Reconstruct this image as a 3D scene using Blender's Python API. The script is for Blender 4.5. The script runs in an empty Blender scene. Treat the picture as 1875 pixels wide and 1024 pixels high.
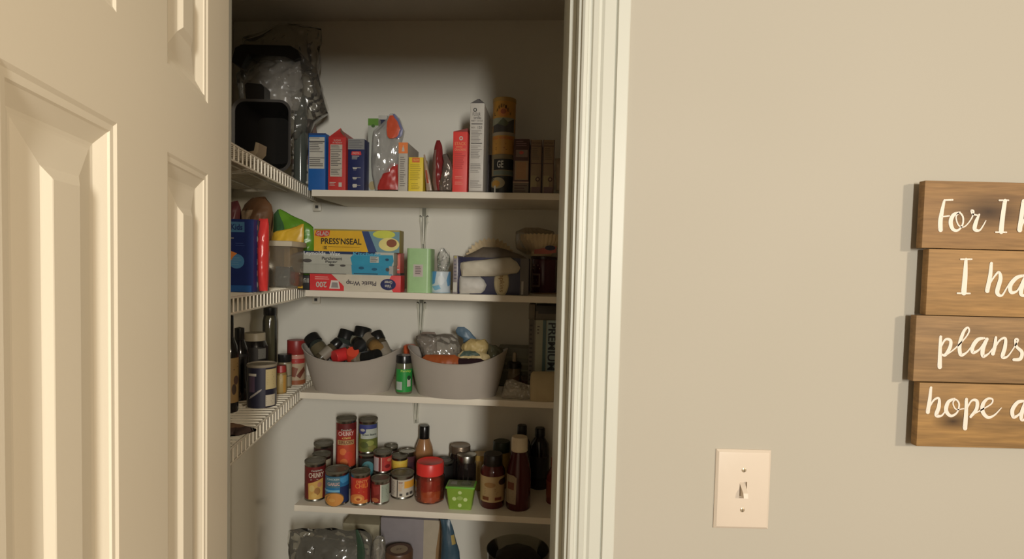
import bpy, bmesh, math, random
from mathutils import Vector, Matrix, noise
random.seed(7)
S = bpy.context.scene
COL = S.collection
# ------------------------------------------------------------------ camera
W, H = 1875.0, 1024.0
FPX, PPX, PPY = 1050.0, 937.5, 534.0
PITCH, ROLL, EYE = math.atan(.042), .024, 1.60
CP = Vector((0, 0, EYE))
cp_, sp_ = math.cos(PITCH), math.sin(PITCH)
FW = Vector((0, cp_, -sp_)); U0 = Vector((0, sp_, cp_)); R0 = Vector((1, 0, 0))
UP = U0*math.cos(ROLL) - R0*math.sin(ROLL)
RT = R0*math.cos(ROLL) + U0*math.sin(ROLL)
cam = bpy.data.cameras.new('camera'); camo = bpy.data.objects.new('camera', cam); COL.objects.link(camo)
cam.sensor_width = 36; cam.lens = 36*FPX/W; cam.shift_y = (PPY - H/2)/W; cam.clip_start = .02
M = Matrix((RT, UP, -FW)).transposed().to_4x4(); M.translation = CP
camo.matrix_world = M
S.camera = camo
# ------------------------------------------------------------------ light
S.view_settings.view_transform = 'Standard'; S.view_settings.look = 'None'
S.view_settings.gamma = 1; S.view_settings.use_curve_mapping = False; S.view_settings.exposure = 0
wd = bpy.data.worlds.new('world'); S.world = wd; wd.use_nodes = True
bg = wd.node_tree.nodes['Background']; bg.inputs[0].default_value = (1, .76, .50, 1); bg.inputs[1].default_value = .32
def lamp(name, loc, tgt, size, power, col, tall=0):
    l = bpy.data.lights.new(name, 'AREA'); l.shape = 'ELLIPSE'; l.size = size; l.size_y = tall or size; l.energy = power; l.color = col
    o = bpy.data.objects.new(name, l); COL.objects.link(o); o.location = loc
    o.rotation_euler = (Vector(tgt)-Vector(loc)).to_track_quat('-Z', 'Y').to_euler(); return o
lamp('kitchen_lamp', (.50, -1.6, 1.84), (.0, 1.2, 1.5), .20, 50, (1, .965, .89), .62)
lamp('hall_lamp', (2.05, -1.5, 2.1), (.4, .85, 1.5), .2, 38, (1, .85, .66))
# ------------------------------------------------------------------ projection helpers
def ray(px, py):
    return (FW + RT*((px-PPX)/FPX) - UP*((py-PPY)/FPX)).normalized()
def hit(px, py, p0, n):
    d = ray(px, py); return CP + d*((Vector(p0)-CP).dot(n)/d.dot(n))
def hitz(px, py, z):
    d = ray(px, py); return CP + d*((z-EYE)/d.z)
AL = math.atan(.066)
F0 = Vector((0, 1.686, 0)); ALONG = Vector((math.cos(AL), -math.sin(AL), 0)); NB = Vector((math.sin(AL), math.cos(AL), 0))
class Frame:
    def __init__(s, o, rz=0.0):
        s.o = Vector(o); s.rz = rz; s.a = Vector((math.cos(rz), math.sin(rz), 0)); s.n = Vector((-math.sin(rz), math.cos(rz), 0))
    def xz(s, px, py):
        p = hit(px, py, s.o, s.n) - s.o; return p.dot(s.a), p.z
def bF(px, d, z, rz=None):          # frame on the back shelves, d metres behind their front edge
    p = hit(px, 490, F0+NB*d, NB); return Frame((p.x, p.y, z), -AL if rz is None else rz)
def yF(px, Y, z, rz=0.0):
    p = hit(px, 490, (0, Y, 0), Vector((0, 1, 0))); return Frame((p.x, p.y, z), rz)
def cylF(x0, x1, yb, z):            # standing round thing: from its outline and the front of its foot
    xc = (x0+x1)/2; p = hitz(xc, yb, z); r = 0
    for _ in range(6):
        Y = p.y + r; r = (x1-x0)/2*Y/FPX/math.hypot(1, (xc-PPX)/FPX)
    dr = Vector((p.x, p.y, 0)).normalized(); o = Vector((p.x, p.y, 0)) + dr*r; o.z = z
    return Frame(o, -math.atan2(dr.x, dr.y)), r
def topz(F, r, xc, yt):
    for s in (1, -1):
        z = hit(xc, yt, F.o + F.n*r*s, F.n).z
        if (z < EYE) == (s == 1): return z
    return z
# ------------------------------------------------------------------ materials
def lin(c): c /= 255.0; return c/12.92 if c <= .04045 else ((c+.055)/1.055)**2.4
_m = {}
def nodes(name):
    m = bpy.data.materials.new(name); m.use_nodes = True; nt = m.node_tree; return m, nt, nt.nodes['Principled BSDF']
def mat(r, g, b, gain=2.3, rough=.5, metal=0, spec=.5, var=.06, coat=0):
    k = (r, g, b, gain, rough, metal, spec, var, coat)
    if k in _m: return _m[k]
    m, nt, p = nodes('paint'); k_ = gain*(.66 if gain > 1.45 else 1); c = [lin(v)*k_ for v in (r, g, b)]
    gy = sum(c)/3; ds = .06 if gain > 1.45 else 0; c = [v+(gy-v)*ds for v in c]; mx_ = max(c); c = [v*min(1, .84/mx_) for v in c]
    p.inputs['Roughness'].default_value = rough; p.inputs['Metallic'].default_value = metal
    p.inputs['Specular IOR Level'].default_value = spec; p.inputs['Coat Weight'].default_value = coat
    if var:
        tc = nt.nodes.new('ShaderNodeTexCoord'); nz = nt.nodes.new('ShaderNodeTexNoise'); nz.inputs['Scale'].default_value = 35
        nz.inputs['Detail'].default_value = 4
        mp = nt.nodes.new('ShaderNodeMapRange'); mp.inputs[3].default_value = 1-var*2; mp.inputs[4].default_value = 1+var*2
        mx = nt.nodes.new('ShaderNodeMix'); mx.data_type = 'RGBA'; mx.blend_type = 'MULTIPLY'; mx.inputs[0].default_value = 1
        mx.inputs[6].default_value = (*c, 1)
        nt.links.new(tc.outputs['Object'], nz.inputs['Vector']); nt.links.new(nz.outputs[0], mp.inputs[0])
        nt.links.new(mp.outputs[0], mx.inputs[7]); nt.links.new(mx.outputs[2], p.inputs['Base Color'])
    else: p.inputs['Base Color'].default_value = (*c, 1)
    _m[k] = m; return m
def wallmat(name, c, rough=.85, bump=.05, scale=180):
    m, nt, p = nodes(name); p.inputs['Roughness'].default_value = rough; p.inputs['Specular IOR Level'].default_value = .25
    tc = nt.nodes.new('ShaderNodeTexCoord'); nz = nt.nodes.new('ShaderNodeTexNoise'); nz.inputs['Scale'].default_value = scale
    nz.inputs['Detail'].default_value = 3; n2 = nt.nodes.new('ShaderNodeTexNoise'); n2.inputs['Scale'].default_value = 2.2
    bp = nt.nodes.new('ShaderNodeBump'); bp.inputs['Strength'].default_value = bump; bp.inputs['Distance'].default_value = .002
    cr = nt.nodes.new('ShaderNodeValToRGB'); cr.color_ramp.elements[0].position = .3; cr.color_ramp.elements[1].position = .7
    cr.color_ramp.elements[0].color = (c[0]*.965, c[1]*.965, c[2]*.955, 1); cr.color_ramp.elements[1].color = (*c, 1)
    for n in (nz, n2): nt.links.new(tc.outputs['Object'], n.inputs['Vector'])
    nt.links.new(nz.outputs[0], bp.inputs['Height']); nt.links.new(bp.outputs[0], p.inputs['Normal'])
    nt.links.new(n2.outputs[0], cr.inputs[0]); nt.links.new(cr.outputs[0], p.inputs['Base Color'])
    return m
def woodmat(name, c1, c2, knots):
    m, nt, p = nodes(name); p.inputs['Roughness'].default_value = .6; p.inputs['Specular IOR Level'].default_value = .3
    tc = nt.nodes.new('ShaderNodeTexCoord'); mp = nt.nodes.new('ShaderNodeMapping'); mp.inputs['Scale'].default_value = (1.6, 12, 24)
    mp.inputs['Location'].default_value = knots[0]
    nz = nt.nodes.new('ShaderNodeTexNoise'); nz.inputs['Scale'].default_value = 2.2; nz.inputs['Detail'].default_value = 7; nz.inputs['Distortion'].default_value = 1.3
    cr = nt.nodes.new('ShaderNodeValToRGB'); cr.color_ramp.elements[0].position = .28; cr.color_ramp.elements[1].position = .72
    cr.color_ramp.elements[0].color = (*c2, 1); cr.color_ramp.elements[1].color = (*c1, 1)
    fz = nt.nodes.new('ShaderNodeTexNoise'); fz.inputs['Scale'].default_value = 9; fz.inputs['Detail'].default_value = 5
    fm = nt.nodes.new('ShaderNodeMapping'); fm.inputs['Scale'].default_value = (2.5, 10, 34)
    nt.links.new(tc.outputs['Object'], mp.inputs[0]); nt.links.new(mp.outputs[0], nz.inputs['Vector'])
    nt.links.new(tc.outputs['Object'], fm.inputs[0]); nt.links.new(fm.outputs[0], fz.inputs['Vector'])
    nt.links.new(nz.outputs[0], cr.inputs[0])
    mx = nt.nodes.new('ShaderNodeMix'); mx.data_type = 'RGBA'; mx.blend_type = 'MULTIPLY'; mx.inputs[0].default_value = .55
    fr = nt.nodes.new('ShaderNodeMapRange'); fr.inputs[1].default_value = .3; fr.inputs[2].default_value = .7; fr.inputs[3].default_value = .62; fr.inputs[4].default_value = 1.15
    nt.links.new(fz.outputs[0], fr.inputs[0]); nt.links.new(cr.outputs[0], mx.inputs[6]); nt.links.new(fr.outputs[0], mx.inputs[7])
    last = mx.outputs[2]
    for kx, kz, kr in knots[1:]:
        vm = nt.nodes.new('ShaderNodeMapping'); vm.vector_type = 'TEXTURE'; vm.inputs['Location'].default_value = (kx, 0, kz); vm.inputs['Scale'].default_value = (kr*1.5, 10, kr*.7)
        gr = nt.nodes.new('ShaderNodeTexGradient'); gr.gradient_type = 'SPHERICAL'; k2 = nt.nodes.new('ShaderNodeMix'); k2.data_type = 'RGBA'
        k2.inputs[7].default_value = (c2[0]*.22, c2[1]*.2, c2[2]*.2, 1)
        nt.links.new(tc.outputs['Object'], vm.inputs[0]); nt.links.new(vm.outputs[0], gr.inputs[0]); nt.links.new(last, k2.inputs[6]); nt.links.new(gr.outputs['Fac'], k2.inputs[0]); last = k2.outputs[2]
    nt.links.new(last, p.inputs['Base Color'])
    return m
def filmmat(tint=(1, 1, 1), haze=.12, rough=.08, hazec=(.75, .75, .7), gloss=.35):
    m, nt, p = nodes('clear_film'); out = nt.nodes['Material Output']; nt.nodes.remove(p)
    tr = nt.nodes.new('ShaderNodeBsdfTransparent'); tr.inputs[0].default_value = (*tint, 1)
    gl = nt.nodes.new('ShaderNodeBsdfGlossy'); gl.inputs['Roughness'].default_value = rough
    df = nt.nodes.new('ShaderNodeBsdfDiffuse'); df.inputs[0].default_value = (*hazec, 1)
    fr = nt.nodes.new('ShaderNodeFresnel'); fr.inputs[0].default_value = 1.45
    ml = nt.nodes.new('ShaderNodeMath'); ml.operation = 'MULTIPLY_ADD'; ml.inputs[1].default_value = gloss*2; ml.inputs[2].default_value = .03
    m1 = nt.nodes.new('ShaderNodeMixShader'); m2 = nt.nodes.new('ShaderNodeMixShader'); m1.inputs[0].default_value = haze
    nt.links.new(tr.outputs[0], m1.inputs[1]); nt.links.new(df.outputs[0], m1.inputs[2])
    nt.links.new(fr.outputs[0], ml.inputs[0]); nt.links.new(ml.outputs[0], m2.inputs[0]); nt.links.new(m1.outputs[0], m2.inputs[1]); nt.links.new(gl.outputs[0], m2.inputs[2])
    nt.links.new(m2.outputs[0], out.inputs[0]); return m
M_WALL = wallmat('greige_wall', (.43, .40, .335)); M_PW = wallmat('pantry_wall', (.79, .76, .67))
M_CEIL = wallmat('ceiling_paint', (.62, .58, .5)); M_TRIM = wallmat('trim_paint', (.57, .575, .51), .4, .01)
M_DOOR = wallmat('door_paint', (.82, .745, .60), .45, .03, 320); M_FLOOR = woodmat('floor_wood', (.28, .17, .09), (.16, .09, .05), [(0, 0, 0)])
M_SHELF = wallmat('shelf_melamine', (.86, .79, .66), .5, .01); M_WIRE = mat(225, 218, 200, 1, .35)
M_STEEL = mat(150, 148, 140, 1.2, .28, 1.0); M_DSTEEL = mat(98, 94, 80, 1.3, .38, .25); M_FILM = filmmat(); M_FILMH = filmmat(haze=.34)
M_GLASS = filmmat((.86, .86, .82), .08, .04, (.5, .5, .45), .6)
WHITE = mat(190, 186, 175, 1.5); BLACK = mat(16, 15, 15, 1.2, .35); INK = mat(45, 42, 42, 1.2)
# ------------------------------------------------------------------ mesh builder
_txt = {}
def textmesh(s, bold):
    if (s, bold) in _txt: return _txt[(s, bold)]
    cu = bpy.data.curves.new('t', 'FONT'); cu.body = s; cu.resolution_u = 3; cu.offset = .022 if bold else 0
    o = bpy.data.objects.new('t', cu); COL.objects.link(o); dg = bpy.context.evaluated_depsgraph_get()
    me = bpy.data.meshes.new_from_object(o.evaluated_get(dg)); v = [(p.co.x, p.co.y) for p in me.vertices]; f = [tuple(p.vertices) for p in me.polygons]
    bpy.data.objects.remove(o); bpy.data.meshes.remove(me); bpy.data.curves.remove(cu)
    x0, x1 = min(p[0] for p in v), max(p[0] for p in v); y0, y1 = min(p[1] for p in v), max(p[1] for p in v)
    v = [((x-x0)/(x1-x0), (y-y0)/(y1-y0)) for x, y in v]; _txt[(s, bold)] = (v, f); return v, f
class MB:
    def __init__(s): s.v = []; s.f = []; s.fm = []; s.mats = []
    def add(s, v, f, m):
        if m not in s.mats: s.mats.append(m)
        i = s.mats.index(m); b = len(s.v); s.v += [tuple(p) for p in v]
        for q in f: s.f.append(tuple(b+k for k in q)); s.fm.append(i)
        return s
    def box(s, x0, x1, y0, y1, z0, z1, m, r=0, tf=None):
        bm = bmesh.new(); bmesh.ops.create_cube(bm, size=1)
        for v in bm.verts: v.co = Vector(((x0+x1)/2+v.co.x*(x1-x0), (y0+y1)/2+v.co.y*(y1-y0), (z0+z1)/2+v.co.z*(z1-z0)))
        if r: bmesh.ops.bevel(bm, geom=bm.edges[:], offset=r, segments=2, profile=.6, affect='EDGES')
        bm.verts.index_update(); vv = [tf(v.co) if tf else v.co.copy() for v in bm.verts]
        s.add(vv, [[v.index for v in f.verts] for f in bm.faces], m); bm.free(); return s
    def lathe(s, prof, m, n=36, sx=1, sy=1, off=(0, 0, 0), rfun=None):
        v = []; f = []
        for r, z in prof:
            for k in range(n):
                a = 2*math.pi*k/n; q = rfun(a, z) if rfun else 1
                v.append((off[0]+r*q*sx*math.sin(a), off[1]-r*q*sy*math.cos(a), off[2]+z))
        for i in range(len(prof)-1):
            for k in range(n):
                k2 = (k+1) % n; f.append((i*n+k, i*n+k2, (i+1)*n+k2, (i+1)*n+k))
        f.append(tuple(range(n-1, -1, -1))); f.append(tuple((len(prof)-1)*n+k for k in range(n)))
        return s.add(v, f, m)
    def tube(s, pts, r, m, n=7):
        pts = [Vector(p) for p in pts]; v = []; f = []; u = None
        for i, p in enumerate(pts):
            t = (pts[min(i+1, len(pts)-1)]-pts[max(i-1, 0)]).normalized()
            if u is None: u = t.orthogonal().normalized()
            u = (u - t*u.dot(t)).normalized(); w = t.cross(u)
            rr = r[i] if isinstance(r, (list, tuple)) else r
            v += [p+(u*math.cos(2*math.pi*k/n)+w*math.sin(2*math.pi*k/n))*rr for k in range(n)]
        for i in range(len(pts)-1):
            for k in range(n): k2 = (k+1) % n; f.append((i*n+k, i*n+k2, (i+1)*n+k2, (i+1)*n+k))
        f.append(tuple(range(n-1, -1, -1))); f.append(tuple((len(pts)-1)*n+k for k in range(n)))
        return s.add(v, f, m)
    def prism(s, poly, z0, z1, m):   # footprint polygon, CCW
        n = len(poly); v = [(x, y, z0) for x, y in poly]+[(x, y, z1) for x, y in poly]
        f = [tuple(range(n-1, -1, -1)), tuple(range(n, 2*n))]+[(i, (i+1) % n, n+(i+1) % n, n+i) for i in range(n)]
        return s.add(v, f, m)
    def slab(s, poly, y0, y1, m):    # outline in x,z pushed from y0 to y1
        n = len(poly); v = [(x, y0, z) for x, z in poly]+[(x, y1, z) for x, z in poly]
        f = [tuple(range(n)), tuple(range(2*n-1, n-1, -1))]+[(i, n+i, n+(i+1) % n, (i+1) % n) for i in range(n)]
        return s.add(v, f, m)
    def deco(s, mp, items, o=.0003, step=.00016, nu=1):
        for k, it in enumerate(items):
            of = o+step*k; t = it[0]
            if t == 'r':
                _, u0, v0, u1, v1, m = it; v = []; f = []
                for i in range(nu+1):
                    u = u0+(u1-u0)*i/nu; v += [mp(u, v0, of), mp(u, v1, of)]
                    if i: f.append((2*i-2, 2*i, 2*i+1, 2*i-1))
                s.add(v, f, m)
            elif t == 'e':
                _, u, w, ru, rv, m = it; n = 24; q = 4 if nu > 1 else 1; v = [mp(u, w, of)]+[mp(u+ru*j/q*math.cos(2*math.pi*i/n), w+rv*j/q*math.sin(2*math.pi*i/n), of) for j in range(1, q+1) for i in range(n)]
                s.add(v, [(0, 1+i, 1+(i+1) % n) for i in range(n)]+[(1+j*n+i, 1+j*n+n+i, 1+j*n+n+(i+1) % n, 1+j*n+(i+1) % n) for j in range(q-1) for i in range(n)], m)
            elif t == 'p':
                for j in range(nu):
                    P = list(it[1])
                    if nu > 1:
                        for lim, sg_ in ((j/nu, 1), ((j+1)/nu, -1)):
                            Q = []
                            for i in range(len(P)):
                                a, c = P[i-1], P[i]; ia = (a[0]-lim)*sg_ >= 0; ic = (c[0]-lim)*sg_ >= 0
                                if ia != ic: t_ = (lim-a[0])/(c[0]-a[0]); Q.append((lim, a[1]+(c[1]-a[1])*t_))
                                if ic: Q.append(c)
                            P = Q
                            if not P: break
                    if len(P) > 2: s.add([mp(u, w, of) for u, w in P], [tuple(range(len(P)))], it[2])
            elif t == 'l':
                _, u0, v0, u1, v1, n, m = it; rg = random.Random(n*31+int(u0*100)); dv = (v0-v1)/n
                for i in range(n):
                    e = u0+(u1-u0)*rg.uniform(.6, 1); a = v1+dv*(i+.25); b = v1+dv*(i+.62)
                    s.add([mp(u0, b, of), mp(e, b, of), mp(e, a, of), mp(u0, a, of)], [(0, 1, 2, 3)], m)
            elif t == 't':
                _, tx, u0, v0, u1, v1, m = it[:7]; rot = it[7] if len(it) > 7 else 0; bold = len(it) > 8
                v, f = textmesh(tx, bold); vv = []; of += .0005 if nu > 1 else 0
                for x, y in v:
                    if rot == 180: x, y = 1-x, 1-y
                    elif rot == -90: x, y = y, 1-x
                    elif rot == 90: x, y = 1-y, x
                    vv.append(mp(u0+(u1-u0)*x, v0+(v1-v0)*y, of))
                s.add(vv, f, m)
        return s
    def build(s, name, parent=None, loc=None, rz=None, smooth=40):
        me = bpy.data.meshes.new(name); me.from_pydata(s.v, [], s.f)
        for m in s.mats: me.materials.append(m)
        me.polygons.foreach_set('material_index', s.fm)
        if smooth:
            me.polygons.foreach_set('use_smooth', [True]*len(me.polygons)); me.set_sharp_from_angle(angle=math.radians(smooth))
        me.update(); o = bpy.data.objects.new(name, me); COL.objects.link(o)
        if parent: o.parent = parent
        if loc is not None: o.location = loc
        if rz: o.rotation_euler = (0, 0, rz)
        return o
def face(x0, x1, z0, z1, y=0): return lambda u, v, o: (x0+(x1-x0)*u, y-o, z0+(z1-z0)*v)
def cylf(r, z0, z1):
    def f(u, v, o):
        q = max(-.985, min(.985, 2*u-1)); a = math.asin(q); return ((r+o)*math.sin(a), -(r+o)*math.cos(a), z0+(z1-z0)*v)
    return f
def tag(o, label, cat, group=None):
    o['label'] = label; o['category'] = cat
    if group: o['group'] = group
    return o
def empty(name, F, label, cat, group=None):
    o = bpy.data.objects.new(name, None); COL.objects.link(o); o.empty_display_size = .03
    o.location = F.o; o.rotation_euler = (0, 0, F.rz); return tag(o, label, cat, group)
def struct(name, mb, **k): o = mb.build(name, **k); o['kind'] = 'structure'; return o
# ------------------------------------------------------------------ setting
YW = .85; XJ0, XJ1 = -.47, .088; HEAD = 2.12; YB = .992; CEIL = 2.44
backD = .30
def bw(u, d): p = F0+ALONG*u+NB*d; return (p.x, p.y)
WO = Vector((-.69, 2.02, 0)); WDIR = Vector((-.116, 1, 0)).normalized(); WL = Vector((-1, -.116, 0)).normalized()
def wp(s, e): p = WO+WDIR*s+WL*e; return (p.x, p.y)     # s along the wire shelf (0 = back), e towards the left wall
def cross(p, d, q, e):
    k = ((q[0]-p[0])*e[1]-(q[1]-p[1])*e[0])/(d[0]*e[1]-d[1]*e[0]); return (p[0]+d[0]*k, p[1]+d[1]*k)
LW = wp(0, .305)
cBL = cross(LW, WDIR, bw(0, backD), ALONG); cFL = cross(LW, WDIR, (0, YB), (1, 0)); cBR = cross((.34, 0), (0, 1), bw(0, backD), ALONG); cFR = (.34, YB)
struct('floor', MB().box(-2.2, 3.4, -2.6, 2.6, -.05, 0, M_FLOOR))
struct('wall_front', MB().box(XJ1+.02, 2.6, YW, YB, 0, 2.6, M_WALL).box(-1.5, XJ0-.03, YW, YB, 0, 2.6, M_WALL).box(XJ0-.03, XJ1+.02, YW, YB, HEAD+.02, 2.6, M_WALL))
struct('wall_back', MB().prism([cBL, cBR, (cBR[0]+.1, cBR[1]+.1), (cBL[0]-.1, cBL[1]+.1)], 0, CEIL, M_PW))
struct('wall_left', MB().prism([cFL, cBL, (cBL[0]-.1, cBL[1]+.1), (cFL[0]-.1, cFL[1])], 0, CEIL, M_PW))
struct('wall_right', MB().prism([cFR, (cFR[0]+.1, cFR[1]), (cBR[0]+.1, cBR[1]+.1), cBR], 0, CEIL, M_PW))
struct('ceiling', MB().box(-1.2, .5, YB, 2.2, CEIL, CEIL+.05, M_CEIL))
# jambs, stops and casing of the doorway
jr = MB().box(XJ1, XJ1+.019, YW-.001, YB+.002, 0, HEAD, M_TRIM).box(XJ1-.0108, XJ1, YW+.035, YB, 0, HEAD, M_TRIM, .002)
struct('trim_1', jr)
struct('trim_2', MB().prism([(XJ0-.028, YW), (XJ0, YW), (XJ0-.017, YB), (XJ0-.028, YB)], 0, HEAD, M_TRIM))
struct('trim_3', MB().box(XJ0-.02, XJ1+.019, YW-.001, YB+.002, HEAD, HEAD+.019, M_TRIM).box(XJ0, XJ1, YW+.035, YB, HEAD-.011, HEAD, M_TRIM))
CX = .0925; prof = [(0, 0), (0, .009), (.003, .0115), (.0075, .0115), (.009, .008), (.0135, .008), (.0155, .0125), (.022, .0145), (.0235, .0115), (.027, .0115), (.031, .0145), (.046, .0165), (.048, .014), (.050, .019), (.0655, .0195), (.067, .018), (.067, 0)]
def casing(flip, x):
    v = []; n = len(prof)
    for z in (0, HEAD+.005):
        v += [(x+(-1 if flip else 1)*a, YW-b, z) for a, b in prof]
    f = [(i, i+1, n+i+1, n+i) for i in range(n-1)]+[tuple(range(n)), tuple(range(2*n-1, n-1, -1))]
    return MB().add(v, f, M_TRIM)
struct('trim_4', casing(False, CX), smooth=20)
struct('trim_5', casing(True, XJ0-.032), smooth=20)
# ------------------------------------------------------------------ door
hx, hy = hit(417.5, 512, (0, .83, 0), Vector((0, 1, 0))).xy
dd = Vector((.252, -1, 0)).normalized()      # from hinge edge towards the camera
dn = Vector((-dd.y, dd.x, 0))                # face normal, to the right
hy0 = hy; HO = Vector((hx, hy, 0))
def dP(px, py):
    p = hit(px, py, HO, dn)-HO; return p.dot(dd), p.z
sA = dP(380, 600)[0]; sB = dP(307, 600)[0]; sC = dP(216, 600)[0]; sD = dP(6, 600)[0]
zt = (dP(381, 320)[1]+dP(212, 224)[1]+dP(307, 278)[1])/3; zb = (dP(381, 190)[1]+dP(212, 22)[1])/2
DW = sD+sA+.004; DT = .035
def door_mesh():
    mb = MB(); xs = [0, sA, sB, sC, sD, DW]; zs = [.012, .25, .82, .98, zt, zb, zb+.16, 2.105]
    # local: x = s, y = -normal (face at y=0 looks to -y), z
    for i in range(5):
        for j in range(7):
            if i in (1, 3) and j in (1, 3, 5): continue
            mb.add([(xs[i], 0, zs[j]), (xs[i+1], 0, zs[j]), (xs[i+1], 0, zs[j+1]), (xs[i], 0, zs[j+1])], [(0, 1, 2, 3)], M_DOOR)
    pr = [(0, 0), (.003, .0016), (.008, .0020), (.0095, .0034), (.021, .0088), (.024, .0092), (.026, .0092), (.050, .0056), (.057, .0020), (.058, .0017)]
    for i in (1, 3):
        for j in (1, 3, 5):
            a, b, c, d = xs[i], xs[i+1], zs[j], zs[j+1]; v = []; f = []
            k = min(1, (d-c)/.13)
            for q, (o, h) in enumerate(pr):
                o *= k; v += [(a+o, h, c+o), (b-o, h, c+o), (b-o, h, d-o), (a+o, h, d-o)]
                if q:
                    p0 = 4*(q-1); p1 = 4*q
                    for e in range(4): e2 = (e+1) % 4; f.append((p0+e, p0+e2, p1+e2, p1+e))
            p = 4*(len(pr)-1); f.append((p, p+1, p+2, p+3)); mb.add(v, f, M_DOOR)
    z0, z1 = zs[0], zs[-1]
    v = [(0, 0, z0), (DW, 0, z0), (DW, 0, z1), (0, 0, z1), (0, DT, z0), (DW, DT, z0), (DW, DT, z1), (0, DT, z1)]
    mb.add(v, [(1, 5, 6, 2), (5, 4, 7, 6), (4, 0, 3, 7), (3, 2, 6, 7), (0, 4, 5, 1)], M_DOOR)
    return mb
dr = bpy.data.objects.new('door_1', None); COL.objects.link(dr); dr.location = HO; dr['kind'] = 'structure'
lf = door_mesh().build('door_leaf', dr, smooth=5)
# face must look along +dn: local -y -> dn ; local x -> dd
mm = Matrix((dd, -dn, Vector((0, 0, 1)))).transposed().to_4x4(); dr.matrix_world = Matrix.Translation(HO) @ mm
kb = MB().lathe([(.026, 0), (.026, .006), (.011, .01), (.011, .03), (.024, .04), (.028, .055), (.022, .066), (0.004, .07)], M_STEEL)
kb.v = [(DW-.06+x, -z, .95+y) for x, y, z in kb.v]; kb.build('door_handle', dr)
for i, z in enumerate((.25, 1.05, 1.85)):
    hg = MB().tube([(-.012, .03, z-.045), (-.012, .03, z+.045)], .006, M_STEEL, 12).box(-.012, .0, .028, .032, z-.045, z+.045, M_STEEL); hg.build('hinge', dr)
# ------------------------------------------------------------------ light switch
def px3(px, py, Y): return hit(px, py, (0, Y, 0), Vector((0, 1, 0)))
a = px3(1308, 822, YW); b = px3(1408, 826, YW); c = px3(1306, 966, YW)
pw = b.x-a.x; ph = a.z-c.z
sw = empty('light_switch', Frame((px3(1358, 895, YW).x, YW, px3(1358, 895, YW).z)), 'ivory single toggle light switch on the beige wall, left of the wooden sign', 'light switch')
IV = mat(222, 208, 190, .86, .35, var=.01)
pl = MB(); w2, h2 = pw/2, ph/2
v = []; f = []
for q, (o, y) in enumerate([(0, 0), (0, -.0018), (.0035, -.0048), (.007, -.0056)]):
    v += [(-w2+o, y, -h2+o), (w2-o, y, -h2+o), (w2-o, y, h2-o), (-w2+o, y, h2-o)]
    if q:
        for e in range(4): e2 = (e+1) % 4; f.append((4*q-4+e, 4*q-4+e2, 4*q+e2, 4*q+e))
tz0, tz1, tx = -.0125, .0125, .0055
v += [(-tx, -.0056, tz0), (tx, -.0056, tz0), (tx, -.0056, tz1), (-tx, -.0056, tz1), (-tx, -.001, tz0), (tx, -.001, tz0), (tx, -.001, tz1), (-tx, -.001, tz1)]
for e in range(4): e2 = (e+1) % 4; f.append((12+e, 12+e2, 16+e2, 16+e)); f.append((16+e, 16+e2, 20+e2, 20+e))
f.append((20, 21, 22, 23)); pl.add(v, f, IV).build('wall_plate', sw, smooth=20)
tg = MB().add([(-.0042, -.001, -.009), (.0042, -.001, -.009), (.0042, -.001, .010), (-.0042, -.001, .010), (-.0032, -.017, -.0085), (.0032, -.017, -.0085), (.0034, -.015, -.0015), (-.0034, -.015, -.0015)],
    [(3, 2, 1, 0), (4, 5, 6, 7), (0, 1, 5, 4), (1, 2, 6, 5), (2, 3, 7, 6), (3, 0, 4, 7)], IV)
tg.build('toggle', sw, smooth=20)
SCW = mat(170, 155, 130, 1.1, .35, .4)
for z in (-.0302, .0302):
    s = MB().lathe([(.0034, 0), (.0034, .0008), (.002, .0014)], SCW, 16); s.v = [(x, -.0052-zz, z+y) for x, y, zz in s.v]
    s.box(-.0004, .0004, -.0069, -.0064, z-.0028, z+.0028, mat(80, 70, 55, 1)); s.build('screw', sw)
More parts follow.
